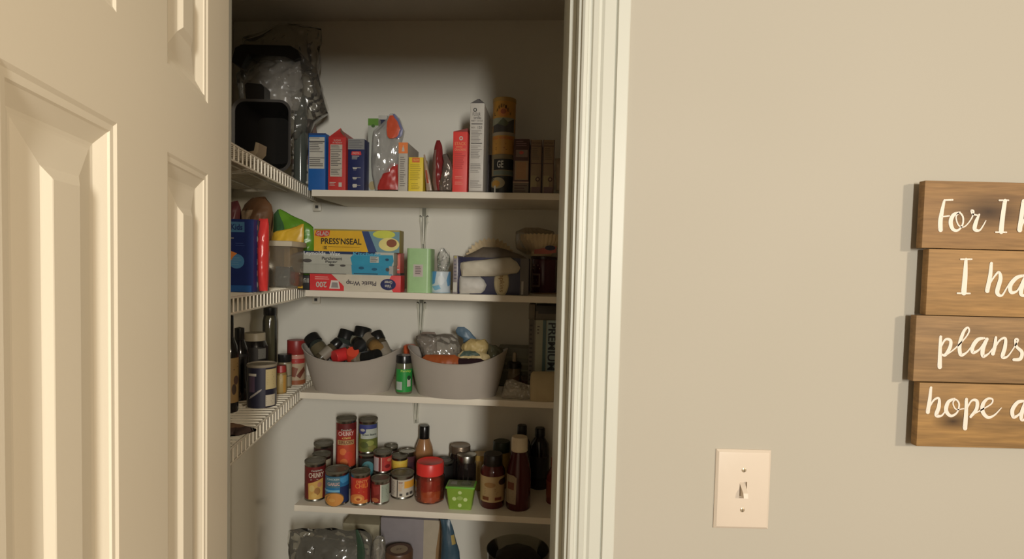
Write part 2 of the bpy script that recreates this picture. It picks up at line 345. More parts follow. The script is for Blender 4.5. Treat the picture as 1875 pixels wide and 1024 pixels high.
# ------------------------------------------------------------------ wooden sign
A0 = (1640, 320); B0 = (1640, 570); ZS_ = 3.94
PAINT = mat(236, 224, 210, .86, .55, var=.02)
words = [
 (A0, [[(352,186,20),(338,250,30),(324,330,38),(324,398,38)],[(350,184,13),(410,182,15)],[(338,303,10),(385,297,13)],
   [(462,272,15),(418,290,30),(397,340,36),(412,392,30),(448,402,18),(482,362,15),(486,308,15),(462,276,14),(436,304,12),(452,362,12),(488,378,11),(522,352,10),(552,306,12),(562,264,16),(545,258,12),(556,284,14),(600,294,12)],
   [(602,288,16),(580,340,32),(570,392,34),(604,402,16),(632,366,11),(650,332,8)],
   [(788,190,34),(772,300,38),(760,410,42)],[(746,185,13),(812,185,13)],[(720,415,13),(797,416,13)],[(920,190,30),(908,290,36),(893,398,42)],[(900,392,14),(930,320,16),(960,290,16)]]),
 (A0, [[(508,612,26),(502,730,40),(492,852,46)],[(470,610,13),(548,610,13)],[(445,855,13),(535,857,13)],
   [(690,640,26),(682,730,34),(660,838,38)],[(662,822,12),(700,752,14),(742,704,20),(756,750,34),(732,848,36),(765,872,18),(802,816,12),(830,770,12)],
   [(922,728,20),(872,744,32),(828,796,36),(832,848,30),(876,838,16),(914,770,14),(930,736,16)],[(934,738,28),(912,800,36),(905,862,34),(940,872,16),(965,850,12)]]),
 (B0, [[(325,185,24),(321,290,31),(318,402,38)],[(325,264,12),(358,206,18),(396,212,26),(392,262,30),(358,316,26),(334,312,14)],[(372,312,10),(430,268,12),(500,196,12),(530,146,14),(520,118,16),(490,150,26),(462,240,32),(470,314,30),(512,298,15),(548,254,11)],
   [(640,194,16),(592,206,32),(556,256,34),(558,298,28),(604,276,16),(648,212,14)],[(658,202,28),(630,268,36),(630,324,30),(668,308,14),(700,268,10)],
   [(722,190,22),(716,250,30),(700,306,34)],[(702,292,12),(746,214,16),(790,196,22),(788,260,32),(770,328,32),(804,328,16),(846,274,11),(882,210,16),(862,206,18),(872,256,24),(910,296,30),(898,344,30),(850,350,24)]]),
 (B0, [[(255,552,22),(246,640,30),(232,728,34)],[(234,714,12),(274,644,16),(312,630,20),(312,690,32),(294,750,32),(332,754,16),(364,712,10)],
   [(424,632,16),(380,656,30),(364,716,34),(398,756,24),(444,730,15),(458,670,15),(434,638,13),(414,664,11),(436,708,11),(490,704,10)],
   [(510,636,26),(508,740,33),(500,844,38)],[(512,706,12),(548,646,16),(586,650,28),(582,708,30),(540,762,22)],
   [(570,738,10),(630,706,12),(690,668,13),(698,636,14),(664,632,20),(630,670,32),(628,726,34),(664,766,26),(712,750,15),(762,698,8)],
   [(928,648,20),(880,658,30),(842,712,34),(850,764,28),(892,742,16),(926,690,13)],[(936,654,26),(910,730,34),(908,782,28),(945,780,12)]])]
boards = [(1691, 331.4, 454.3), (1698, 455.6, 577), (1675, 578, 699), (1681, 701, 818)]
YS = YW-.024
w0 = px3(1691, 330, YS)
sg = empty('wooden_sign', Frame((px3(1700, 575, YW).x+.25, YW, px3(1800, 575, YW).z)), 'rustic wooden plank sign with white hand lettering hanging on the beige wall', 'sign')
SO = Vector(sg.location)
wc = [((.33, .19, .075), (.19, .105, .045)), ((.38, .215, .08), (.25, .145, .055)), ((.31, .185, .08), (.20, .12, .055)), ((.36, .205, .07), (.20, .115, .045))]
def ribbon(mb, pts, conv, y, m):
    P = [Vector(p) for p in pts]; out = []
    for i in range(len(P)-1):
        p0 = P[max(0, i-1)]; p1 = P[i]; p2 = P[i+1]; p3 = P[min(len(P)-1, i+2)]
        for k in range(8):
            t = k/8; out.append(.5*((2*p1)+(p2-p0)*t+(2*p0-5*p1+4*p2-p3)*t*t+(3*p1-p0-3*p2+p3)*t**3))
    out.append(P[-1]); v = []; f = []
    for i, p in enumerate(out):
        t = (out[min(i+1, len(out)-1)]-out[max(0, i-1)]); n = Vector((-t.y, t.x)).normalized()*max(5, p.z)*.43
        for s in (1, -1):
            x, z = conv(p.x+n.x*s, p.y+n.y*s); v.append((x, y, z))
        if i: f.append((2*i-2, 2*i-1, 2*i+1, 2*i))
    mb.add(v, f, m)
    for p in (out[0], out[-1]):
        r = max(5, p.z)*.43; mb.add([(conv(p.x+r*math.cos(a*math.pi/6), p.y+r*math.sin(a*math.pi/6))[0], y-.00025, conv(p.x+r*math.cos(a*math.pi/6), p.y+r*math.sin(a*math.pi/6))[1]) for a in range(12)], [tuple(range(11, -1, -1))], m)
for i, (xl, y0, y1) in enumerate(boards):
    L = px3(xl, (y0+y1)/2, YS); zt_ = px3(1780, y0+(2 if i else 1), YS).z; zb_ = px3(1780, y1+2, YS).z
    kn = [(i*3.1, i*1.7, i*.9)]
    x0 = L.x-SO.x
    if i == 0: q = px3(1810, 388, YS); kn.append((q.x-SO.x, q.z-SO.z, .045))
    if i == 3: q = px3(1745, 772, YS); kn.append((q.x-SO.x, q.z-SO.z, .022))
    wm = woodmat('sign_wood', wc[i][0], wc[i][1], kn)
    pk = MB().box(x0, x0+.60-i*.01, YS-YW, YS-YW+.0125, zb_-SO.z, zt_-SO.z, wm, .0012).build('plank', sg)
    lt = MB()
    off, strokes = words[i]
    def conv(x, y, off=off):
        p = px3(off[0]+x/ZS_, off[1]+y/ZS_, YS-.0006); return p.x-SO.x, p.z-SO.z
    for k, st in enumerate(strokes): ribbon(lt, st, conv, YS-YW-.0004-.00006*k, PAINT)
    lt.build('lettering', pk)
for x in (.06-.12, .30):
    MB().box(x, x+.04, -.0115, 0, px3(1780, 812, YS).z-SO.z, px3(1780, 340, YS).z-SO.z, woodmat('batten', (.3, .18, .08), (.2, .12, .05), [(0, 0, 0)])).build('batten', sg)
# ------------------------------------------------------------------ shelves
ZS = [0]; sf = [(795, 350.8), (787, 537.5), (778, 727.5), (770, 937)]
for p in sf: ZS.append(hit(p[0], p[1], F0, NB).z)
ZS.append(ZS[4]-.33)
uR = [None, None, None, None, None, None]
words_sh = ['top shelf of boxes', 'second shelf of wraps and filters', 'third shelf under the two white tubs', 'fourth shelf crowded with cans', 'lowest shelf']
for i, lx in enumerate([570.5, 559, 549, 538.5, 530]):
    z = ZS[i+1]; p = hit(lx, (sf+[(770, 1100)])[i][1], F0, NB); u0 = (p-F0).dot(ALONG); u1 = (Vector((.335, 0, 0))-F0).dot(ALONG); u1 = .335/math.cos(AL)-.03
    sh = empty('shelf', Frame((p.x, p.y, z), -AL), 'white painted wooden back shelf, the '+words_sh[i], 'shelf', None)
    MB().box(0, u1-u0, 0, backD-.002, -.019, 0, M_SHELF, .0012).build('shelf_board', sh)
# braces that carry the shelves
BRK = mat(186, 184, 170, 1.4, .3); C0 = mat(120, 120, 108, 1.4, .4)
for i, (xc, yb) in enumerate([(775, 455), (773, 612), (767, 775)]):
    z = ZS[i+1]-.019; F = bF(xc, backD-.001, z); o = empty('shelf_bracket', F, 'slim white metal bracket under the %s shelf at mid wall' % ['top', 'second', 'third'][i], 'bracket')
    dz = F.xz(xc, yb)[1]
    br = MB().box(-.017, -.007, -.003, 0, -.05, -.001, BRK, .001).box(.007, .017, -.003, 0, -.05, -.001, BRK, .001).box(-.007, .007, -.001, 0, dz, -.001, C0)
    br.build('wall_plate', o)
    for q in (-1, 1): MB().tube([(q*.0135, -.004, -.03), (q*.009, -.008, dz*.5), (q*.004, -.006, dz)], .0026, BRK).build('brace', o)
    MB().box(-.0025, .0025, -.012, -.001, dz*.9, -.03, BRK, .001).build('centre_rib', o)
    for x in (-.0125, .0125):
        s = MB().lathe([(.0042, 0), (.003, .002)], mat(40, 36, 32, 1), 12); s.v = [(x+a, -.003-c, -.03+b) for a, b, c in s.v]; s.build('screw', o)
# wire shelves on the left wall
ZW = [hit(577, 353, WO, Vector((0, 1, 0))).z, 0, 0]
def wy(px): k = (px-PPX)/FPX; return (WO.x+.116*WO.y)/(k+.116)
ZW[0] = px3(420, 256, wy(420)).z
ZW[1] = px3(418, 541, wy(418)).z; ZW[2] = px3(416, 822, wy(416)).z
lab = ['uppermost', 'middle', 'lowest']
for i in range(3):
    o = bpy.data.objects.new('wire_shelf', None); COL.objects.link(o); o.location = (WO.x, WO.y, ZW[i])
    tag(o, 'white coated wire shelf on the left pantry wall, %s of three' % lab[i], 'shelf')
    ang = math.atan2(WDIR.y, WDIR.x); o.rotation_euler = (0, 0, ang)   # local x = WDIR, local y = WL
    Lf = -1.0; s0 = -.005
    mb = MB(); n = 38
    for k in range(n):
        s = s0-.004-k*.0262
        mb.tube([(s, .298, -.003), (s, .004, -.003), (s, .0, -.006), (s, 0, -.04)], .0021, M_WIRE, 6)
    for (y, z) in ((0, -.006), (0, -.040), (.10, -.007), (.20, -.007), (.297, -.007)):
        mb.tube([(s0, y, z), (Lf, y, z)], .0028, M_WIRE, 6)
    mb.build('wire_deck', o)
    cl = MB().box(-.006, .008, -.014, .014, -.072, -.040, M_WIRE, .004).box(-.0075, -.0055, -.005, .005, -.062, -.052, INK); cl.build('wall_clip', o)
# ------------------------------------------------------------------ item builders
def carton(name, label, cat, x0, x1, yt, z, d, dep, col, deco=(), yb=None, F=None, side=None, r=.0012, group=None, rz=None, tilt=0):
    xc = (x0+x1)/2; F = F or bF(xc, d, z, rz)
    ym = yt if yb is None else (yt+yb)/2
    a = F.xz(x0, ym)[0]; b = F.xz(x1, ym)[0]; h = F.xz(xc, yt)[1]; w = (b-a)
    mb = MB().box(-w/2, w/2, 0, dep, 0, h, side or col, r)
    items = ([('r', .02, .005, .98, .995, col)] if side else [])+list(deco)
    mb.deco(face(-w/2, w/2, 0, h), items)
    o = mb.build(name, None, F.o+F.a*(a+b)/2, F.rz); o.rotation_euler[1] = tilt
    tag(o, label, cat, group); o['w_'] = w; o['h_'] = h; del o['w_']; del o['h_']
    return o, w, h
def can(label, x0, x1, yt, yb, z, base, deco, group='food cans on the fourth shelf', name='food_can', below=None, cat='can', lid=None, height=None):
    if below: F = Frame((below[0].o.x, below[0].o.y, below[1]), below[0].rz); r = below[2]
    else: F, r = cylF(x0, x1, yb, z)
    h = height or topz(F, r, (x0+x1)/2, yt)-F.o.z
    o = empty(name, F, label, cat, group)
    MB().lathe([(r*.93, 0), (r, .002), (r, .005), (r*.965, .007), (r*.965, h-.009), (r, h-.007), (r, h-.004)], M_STEEL).build('body', o)
    MB().lathe([(r*.96, h-.009), (r*1.01, h-.006), (r*1.012, h), (r*.985, h+.0008), (r*.95, h-.0005), (r*.93, h-.0022), (r*.80, h-.0022), (r*.78, h-.0014), (r*.62, h-.0014), (r*.60, h-.0022), (r*.01, h-.0022)], lid or M_DSTEEL).build('lid', o)
    lb = MB().lathe([(r*.975, .0075), (r*.99, .008), (r*.99, h-.015), (r*.975, h-.0145)], base)
    lb.deco(cylf(r*.99, .008, h-.015), deco, nu=14); lb.build('label', o)
    return F, F.o.z+h, r, o, h
def jar(name, label, cat, x0, x1, yt, yb, z, prof, body, capf, capm, labelf=None, base=None, deco=(), group=None, F=None, r=None, height=None, inner=None, sy=1):
    """prof: (fraction of r, fraction of h) body outline; capf: same for the cap; labelf: (v0, v1, scale)"""
    if F is None: F, r = cylF(x0, x1, yb, z)
    h = height or topz(F, r*capf[-2][0], (x0+x1)/2, yt)-F.o.z
    o = empty(name, F, label, cat, group)
    MB().lathe([(a*r, b*h) for a, b in prof], body, sy=sy).build('body', o)
    MB().lathe([(a*r, b*h) for a, b in capf], capm, 40, sy=sy).build('cap', o)
    if inner: MB().lathe([(a*r*.93, b*h) for a, b in inner[0]], inner[1], sy=sy).build('contents', o)
    if labelf:
        v0, v1, k = labelf; lb = MB().lathe([(r*(k-.02), v0*h), (r*k, v0*h+.0004), (r*k, v1*h-.0004), (r*(k-.02), v1*h)], base, sy=sy) if base else MB()
        if sy == 1: lb.deco(cylf(r*k, v0*h, v1*h), deco, nu=14)
        else: lb.deco(lambda u, v, of: (((cylf(r*k, v0*h, v1*h)(u, v, of))[0]), cylf(r*k, v0*h, v1*h)(u, v, of)[1]*sy, cylf(r*k, v0*h, v1*h)(u, v, of)[2]), deco, nu=14)
        lb.build('label', o)
    return o, F, r, h
def bagmesh(F, rows, T, m, amp=.006, seed=1, nu=30, nv=30, bulge=.55, yoff=0, freq=28, m2=None, band=None):
    """soft bag from its outline rows (py, xl, xr) in the frame's plane"""
    R = sorted(rows); y0, y1 = R[0][0], R[-1][0]; v = []; f = []; fm = []
    def row(y):
        for i in range(len(R)-1):
            if y <= R[i+1][0]+1e-6:
                t = (y-R[i][0])/max(1e-6, R[i+1][0]-R[i][0]); return (R[i][1]+(R[i+1][1]-R[i][1])*t, R[i][2]+(R[i+1][2]-R[i][2])*t)
        return R[-1][1:]
    mb = MB(); sd = Vector((seed*3.7, seed*1.3, seed*.9))
    for s in (-1, 1):
        base = len(v)
        for j in range(nv+1):
            t = j/nv; y = y0+(y1-y0)*t; xl, xr = row(y); pv = max(0, math.sin(math.pi*min(1, t*.93+.0)))**.6
            for i in range(nu+1):
                u = i/nu; x, z = F.xz(xl+(xr-xl)*u, y); pu = max(0, math.sin(math.pi*u))**bulge
                P = Vector((x, s*.03, z))*freq+sd
                q = abs(noise.noise(P))*1.6+abs(noise.noise(P*2.1))*.8+abs(noise.noise(P*4.3))*.4-.7
                e = min(1, pu*pv*2.2)
                yy = s*(T/2*pu*pv)+ s*q*amp*e
                jx = noise.noise(P*.8+Vector((9, 0, 0)))*amp*.7*(1 if 0 < i < nu else .8)
                jz = noise.noise(P*.8+Vector((0, 9, 0)))*amp*.7 if 0 < j < nv else (noise.noise(P*.8+Vector((0, 9, 0)))*amp if j == 0 else 0)
                v.append((x+jx, yy+yoff, max(.0012, z+jz)))
        for j in range(nv):
            for i in range(nu):
                a = base+j*(nu+1)+i; q4 = (a, a+1, a+nu+2, a+nu+1); f.append(q4 if s == 1 else q4[::-1])
                fm.append(m2 if (m2 and band and band[0] <= (j+.5)/nv <= band[1] and band[2] <= (i+.5)/nu <= band[3]) else m)
    for mt in set(fm): mb.add(v, [q for q, k in zip(f, fm) if k == mt], mt)
    return mb
def bag(name, label, cat, F, rows, T, m, parent=None, **k):
    mb = bagmesh(F, rows, T, m, **k)
    zm = min(p[2] for p in mb.v)
    if parent: return mb.build(name, parent)
    o = mb.build(name, None, F.o, F.rz, smooth=60); return tag(o, label, cat)
# ------------------------------------------------------------------ top shelf, left to right
C = mat
PALE = C(176, 172, 160, 1.9); LINE = C(80, 76, 72, 1.6)
Z1, Z2, Z3, Z4, Z5 = ZS[1:6]
NUT = lambda u0, v0, u1, v1, n=8: [('r', u0, v0, u1, v1, PALE), ('l', u0+.04, v0+.01, u1-.04, v1-.01, n, LINE)]
G1 = None
carton('food_carton', 'blue carton with white facts panel, leftmost on the top wooden shelf', 'box', 565, 596.5, 244, Z1, .015, .17, C(16, 74, 135, 2.5, .4),
    [('r', 0, .97, 1, 1, C(30, 50, 90)), ('r', .05, .38, .94, .93, PALE), ('l', .08, .90, .9, .925, 1, LINE), ('r', .05, .845, .94, .862, INK), ('l', .08, .66, .9, .84, 6, LINE), ('r', .05, .565, .94, .575, INK), ('l', .08, .41, .9, .55, 4, LINE)])
F = bF(617, .012, Z1); RED1 = C(158, 40, 36, 2.5, .42)
o, w, h = carton('food_carton', 'red carton with a torn peaked top and cream facts panel', 'box', 601.5, 633.5, 251, Z1, .012, .17, RED1,
    [('t', 'SUGAR', .3, .925, .72, .955, PALE), ('t', 'IN THE RAW', .25, .88, .78, .91, PALE), ('r', .12, .26, .80, .86, C(168, 160, 145, 2)), ('l', .16, .78, .76, .85, 3, LINE), ('r', .12, .755, .8, .765, INK), ('l', .16, .45, .76, .745, 9, LINE), ('r', .12, .415, .8, .42, INK), ('l', .16, .29, .76, .40, 4, LINE), ('l', .1, .08, .45, .16, 3, PALE), ('r', .62, .07, .8, .15, PALE)])
g = MB().add([(-w/2, 0, 0), (w/2, 0, 0), (w/2, .17, 0), (-w/2, .17, 0), (-w*.12, .01, .020), (-w*.1, .16, .018), (w*.20, .012, .022), (w*.2, .15, .02), (w*.1, .012, .030)],
   [(0, 4, 5, 3), (0, 1, 6, 4), (1, 2, 7, 6), (2, 3, 5, 7), (4, 6, 8), (4, 6, 7, 5)], RED1)
g.add([(w*.12, .012, .030), (w*.5, .004, 0), (w*.42, .0, .0005), (w*.16, .002, .018)], [(0, 1, 2, 3)], C(120, 96, 80, 2)); g.build('torn_flap', o, (0, 0, h-.0005), smooth=0)
NAVY = C(28, 34, 72, 2.4, .4)
pan = lambda v: [('p', [(.30, v+.012), (.33, v-.02), (.55, v-.02), (.58, v+.012)], PALE), ('r', .56, v+.002, .80, v+.010, PALE), ('l', .35, v-.045, .62, v-.03, 1, PALE)]
carton('food_carton', 'dark blue carton with grey top band and white pan pictures', 'box', 637.5, 667.5, 254.5, Z1, .014, .17, NAVY,
    [('r', .0, .80, 1, 1, C(120, 120, 118, 2)), ('l', .04, .82, .96, .98, 5, C(90, 90, 92, 2)), ('p', [(.2, .70), (.24, .76), (.78, .76), (.82, .70), (.78, .69), (.24, .69)], C(190, 50, 48, 2)), ('t', 'PASTA', .3, .705, .7, .745, PALE), ('l', .25, .60, .75, .68, 3, PALE)]+pan(.44)+pan(.25)+pan(.10)+[('r', .33, .07, .58, .13, PALE)])
carton('wrap_carton', 'tall white carton with green top behind the clear bag', 'box', 674, 693, 217, Z1, .06, .06, C(150, 152, 142, 2.2),
    [('r', 0, .905, 1, 1, C(80, 120, 40, 2.3)), ('e', .5, .90, .18, .022, C(60, 90, 40, 2)), ('e', .5, .10, .34, .06, C(150, 135, 95, 2))])
carton('wrap_carton', 'tall white carton with dark navy square near its top', 'box', 693, 709, 211, Z1, .085, .05, C(160, 158, 150, 2.2), [('r', .0, .82, 1, .945, C(34, 38, 62, 2))])
F = bF(708, .035, Z1)
o = empty('snack_bag', F, 'tall clear bag with red and orange print leaning before the white cartons', 'bag')
bagmesh(F, [(207, 715, 722), (218, 707, 733), (240, 684, 741), (262, 681, 736), (290, 680, 730), (320, 682, 731), (348, 688, 730)], .03, filmmat(haze=.42, hazec=(.55, .54, .5)), amp=.004, seed=3).build('film', o)
bagmesh(F, [(214, 717, 723), (225, 712, 732), (240, 711, 738), (252, 712, 734), (256, 716, 722)], .006, C(176, 70, 40, 2.2, .35), amp=.002, seed=4, nu=14, nv=14, yoff=-.018).build('printed_label', o)
bagmesh(F, [(212, 722, 726), (222, 727, 734), (240, 735, 741), (252, 731, 739), (256, 727, 731)], .004, C(96, 98, 130, 2.2, .3), amp=.002, seed=14, nu=8, nv=14, yoff=-.019).build('printed_label', o)
bagmesh(F, [(300, 716, 728), (315, 706, 729), (330, 694, 730), (342, 692, 730), (348, 693, 729)], .022, C(150, 40, 34, 2.3, .35), amp=.004, seed=5, nu=16, nv=14, yoff=-.004).build('contents', o)
carton('spice_carton', 'narrow orange topped white carton beside the yellow one', 'box', 730, 747, 261, Z1, .02, .14, C(160, 154, 142, 2.2),
    [('r', 0, .78, 1, 1, C(202, 110, 48, 2.2)), ('p', [(.35, .82), (.4, .90), (.6, .90), (.65, .82)], PALE), ('r', .46, .88, .54, .94, PALE), ('l', .2, .1, .8, .72, 14, C(110, 104, 98, 2))])
carton('cornstarch_carton', 'small yellow carton with an orange patch at its top', 'box', 748.5, 775, 288, Z1, .012, .06, C(206, 180, 28, 2.2, .4),
    [('r', .24, .85, .76, .985, C(190, 90, 28, 2.2)), ('t', 'YELLOW', .3, .89, .7, .95, C(215, 190, 90, 2)), ('l', .12, .32, .86, .8, 9, C(160, 140, 20, 2)), ('l', .2, .06, .8, .26, 4, C(160, 140, 20, 2))])
F = bF(783, .015, Z1)
bag('seasoning_packet', 'thin foil seasoning packet leaning on the yellow carton', 'packet', F, [(283, 775.5, 778), (300, 776, 782), (320, 778, 786.5), (340, 780, 790), (349, 781, 791)], .008, C(150, 130, 110, 2, .3), amp=.0012, seed=8, nu=12, m2=C(150, 62, 30, 2), band=(.45, .8, .25, .7))
F = bF(803, .03, Z1)
bag('snack_bag', 'upright maroon foil pouch with a pointed crimped top', 'bag', F, [(258, 799, 805), (268, 796, 809), (285, 793, 811), (310, 792, 813), (335, 792, 814), (349, 795, 813)], .03, C(112, 34, 34, 2.2, .25), amp=.004, seed=9, m2=C(120, 92, 82, 2, .3), band=(.2, 1, 0, .38))
F = bF(818, .012, Z1)
bag('snack_bag', 'crumpled silver and brown pouch against the red cracker carton', 'bag', F, [(283, 811, 819), (296, 812, 826), (315, 809, 828), (335, 805, 828), (349, 806, 827)], .026, C(120, 108, 100, 2.2, .22, .5), amp=.006, seed=12)
REDC = C(196, 52, 44, 2.2, .45)
o, w, h = carton('cracker_carton', 'bright red cracker carton with a slanted open top', 'box', 830, 856.5, 241, Z1, .012, .16, REDC,
    [('e', .55, .89, .13, .035, PALE), ('e', .55, .89, .07, .018, REDC), ('t', 'STACK', .12, .775, .9, .83, C(220, 120, 70, 2), 0, 1), ('l', .2, .73, .85, .76, 1, C(220, 130, 80, 2)), ('t', 'CRACKERS', .12, .685, .9, .72, C(222, 130, 90, 2), 0, 1), ('l', .12, .38, .88, .65, 8, C(170, 40, 36, 2)), ('l', .18, .22, .85, .27, 2, C(215, 120, 100, 2)), ('l', .18, .12, .85, .18, 2, C(215, 120, 100, 2))])
MB().add([(-w/2, 0, 0), (w/2, 0, 0), (w/2, .15, 0), (-w/2, .15, 0), (w/2, 0, .010), (w/2, .15, .010)], [(0, 1, 4), (3, 5, 2), (0, 4, 5, 3), (1, 2, 5, 4)], C(120, 40, 34, 2)).build('open_flap', o, (0, 0, h), smooth=0)
o, w, h = carton('food_carton', 'tallest carton on the top shelf, white with black print', 'box', 861.5, 887.5, 189, Z1, .012, .15, C(172, 166, 156, 2.1),
    [('r', 0, 0, 1, .02, C(120, 112, 98, 2)), ('e', .34, .925, .13, .022, INK), ('e', .34, .925, .07, .012, PALE), ('t', 'FLOUR', .18, .86, .72, .895, INK), ('t', 'tortillas', .25, .825, .78, .855, INK), ('t', 'NET 13 OZ', .1, .795, .9, .812, LINE), ('r', .1, .765, .88, .773, INK), ('t', 'FACTS', .1, .72, .35, .735, INK), ('t', '120', .55, .715, .85, .745, LINE), ('l', .1, .57, .9, .70, 8, C(130, 124, 118, 2)), ('r', .1, .55, .88, .557, INK), ('l', .1, .38, .9, .53, 8, C(130, 124, 118, 2)), ('l', .1, .22, .9, .33, 6, C(130, 124, 118, 2)), ('l', .1, .05, .9, .14, 4, C(130, 124, 118, 2))])
MB().add([(-w/2, 0, 0), (w/2, 0, 0), (w/2, .02, 0), (-w/2, .02, 0), (-w*.02, .004, .013), (w*.12, .012, .015)], [(0, 1, 5, 4), (1, 2, 5), (2, 3, 4, 5), (3, 0, 4)], C(88, 84, 82, 2)).build('torn_flap', o, (0, 0, h), smooth=0)
carton('small_carton', 'small black carton half hidden behind the stacked oat canisters', 'box', 886, 900, 283.5, Z1, .13, .05, C(40, 26, 28, 2))
# two stacked cardboard canisters
OAT = C(150, 108, 38, 2.6, .5); DK = C(34, 34, 30, 2)
F, r = bF(917, .062, Z1), 0
r = (F.xz(937.5, 300)[0]-F.xz(896, 300)[0])/2
ht = F.xz(917, 286)[1]; tot = F.xz(917, 183)[1]
def oat(name, label, F, h, base, deco, lidm, tip):
    o = empty(name, F, label, 'canister', None)
    MB().lathe([(r*.97, 0), (r, .003), (r, h-.006), (r*.97, h-.004)], base).deco(cylf(r, 0, h-.006), deco, nu=14).build('tube', o)
    MB().lathe([(r*1.0, h-.012), (r*1.03, h-.011), (r*1.03, h-.001), (r*1.0, h), (r*.9, h-.002), (r*.01, h-.002)], lidm).build('lid', o); return o
oat('oat_canister', 'dark label cardboard canister carrying the yellow canister on top shelf', F, ht, C(120, 106, 78, 2.4), [('r', .12, .64, 1, .93, DK), ('t', 'GE', .28, .69, .55, .88, PALE, 0, 1), ('r', .12, .50, 1, .62, C(96, 104, 92, 2)), ('r', .02, 0, 1, .48, DK), ('e', .30, .29, .33, .15, C(140, 128, 96, 2)), ('e', .24, .27, .18, .09, C(170, 126, 50, 2)), ('r', .17, 0, .24, .22, PALE)], C(110, 98, 70, 2), 0)
F2 = Frame(F.o+Vector((0, 0, ht)), F.rz); h2 = tot-ht
arc = [('t', ch, .13+.088*k, .845-.012*(k-3.5)**2, .13+.088*k+.062, .905-.012*(k-3.5)**2, C(60, 40, 22, 2), 0, 1) for k, ch in enumerate('LAKEVIEW')]
oat('oat_canister', 'tall yellow cardboard canister with mountain picture stacked on another', F2, h2, OAT, [('r', 0, .36, 1, .66, C(60, 56, 52, 2)), ('p', [(.02, .66), (.02, .52), (.3, .56), (.5, .64), (.7, .58), (.98, .66)], C(126, 126, 104, 2)), ('p', [(.25, .55), (.5, .66), (.75, .56), (.6, .5)], C(80, 84, 60, 2)), ('r', 0, .34, 1, .40, C(140, 126, 104, 2)), ('e', .5, .76, .24, .08, C(176, 110, 40, 2)), ('e', .5, .77, .12, .045, C(140, 70, 30, 2)), ('t', 'OLD FASHIONED', .1, .27, .9, .32, C(176, 70, 26, 2)), ('l', .2, .17, .85, .20, 1, C(110, 70, 20, 2)), ('l', .2, .06, .8, .13, 2, C(110, 70, 20, 2))]+arc, C(140, 108, 48, 2.2), 0)
BR = C(64, 40, 34, 2.6, .5)
carton('cake_mix_carton', 'dark brown carton with a red spot and tan panel', 'box', 941, 970, 254.5, Z1, .02, .12, BR,
    [('l', .15, .86, .85, .97, 3, C(120, 90, 90, 2)), ('r', .15, .67, .9, .80, C(110, 90, 78, 2.2)), ('e', .5, .75, .14, .03, C(160, 60, 44, 2.2)), ('r', .1, .25, .95, .60, C(130, 108, 80, 2.5)), ('r', .2, .27, .82, .58, C(140, 104, 68, 2.5)), ('r', 0, 0, 1, .22, C(96, 84, 70, 2.3)), ('r', 0, .20, 1, .22, C(160, 130, 110, 2)), ('l', .1, .02, .9, .17, 3, BR)])
for k, (a, b, t) in enumerate([(972, 993, 'next to the dark brown one'), (995, 1016, 'rightmost on the top shelf')]):
    carton('cake_mix_carton', 'tan carton with a small dark ring, '+t, 'box', a, b, 256, Z1, .02, .12, C(112, 94, 70, 2.6),
        [('r', 0, 0, .07, 1, BR), ('r', .93, 0, 1, 1, BR), ('t', 'BROWNIE', .15, .92, .85, .955, BR), ('r', .07, .875, .93, .89, BR), ('l', .15, .62, .85, .85, 6, C(90, 76, 58, 2.2)), ('r', .07, .555, .93, .565, BR), ('r', .07, .12, .6, .34, C(130, 118, 84, 2.5)), ('e', .68, .27, .2, .042, BR), ('e', .68, .27, .1, .022, C(150, 130, 100, 2)), ('r', .15, .02, .9, .13, C(96, 72, 70, 2.2))])
F = bF(1021, .02, Z1); bag('foil_packet', 'pale packet squeezed between the tan carton and the door jamb', 'packet', F, [(290, 1017.5, 1026), (320, 1017.5, 1032), (349, 1018, 1033)], .02, C(120, 104, 84, 2.3, .35), amp=.002, seed=15, nu=12)
# ------------------------------------------------------------------ second shelf
def wrapbox(label, x0, x1, yt, yb, d, dep, col, deco, z=None, side=None, name='wrap_box'):
    xc = (x0+x1)/2; F = bF(xc, d, 0); zz = (F.o.z+F.xz(xc, yb)[1]) if z is None else z
    F = Frame((F.o.x, F.o.y, zz), -AL)
    return carton(name, label, 'box', x0, x1, yt, zz, d, dep, col, deco, yb=yb, F=F, side=side)
WB = C(176, 168, 150, 2.2)
o, w, h = wrapbox('red and white plastic wrap box lying upside down at the stack bottom', 567, 733.5, 503, 535, .012, .05, C(190, 44, 46, 2.2, .4),
    [('p', [(.24, 1), (.62, 1), (.90, 1), (.86, .6), (.92, 0), (.42, 0), (.36, .4)], WB), ('r', .38, 0, .78, .96, WB), ('t', 'Plastic Wrap', .405, .34, .735, .70, C(60, 52, 60, 2), 180, 1), ('e', .865, .45, .085, .34, C(28, 34, 80, 2)), ('t', 'Great', .825, .48, .91, .68, PALE, 180, 1), ('t', 'Value', .83, .24, .90, .44, PALE, 180, 1), ('t', '200', .072, .18, .19, .52, PALE, 180, 1), ('l', .06, .62, .22, .86, 2, C(225, 150, 140, 2)), ('p', [(.22, .12), (.24, .62), (.32, .62), (.34, .12)], C(200, 190, 180, 1.9)), ('p', [(.24, .18), (.25, .5), (.31, .5), (.32, .18)], C(130, 124, 120, 2))], z=Z2)
zb1 = Z2+h
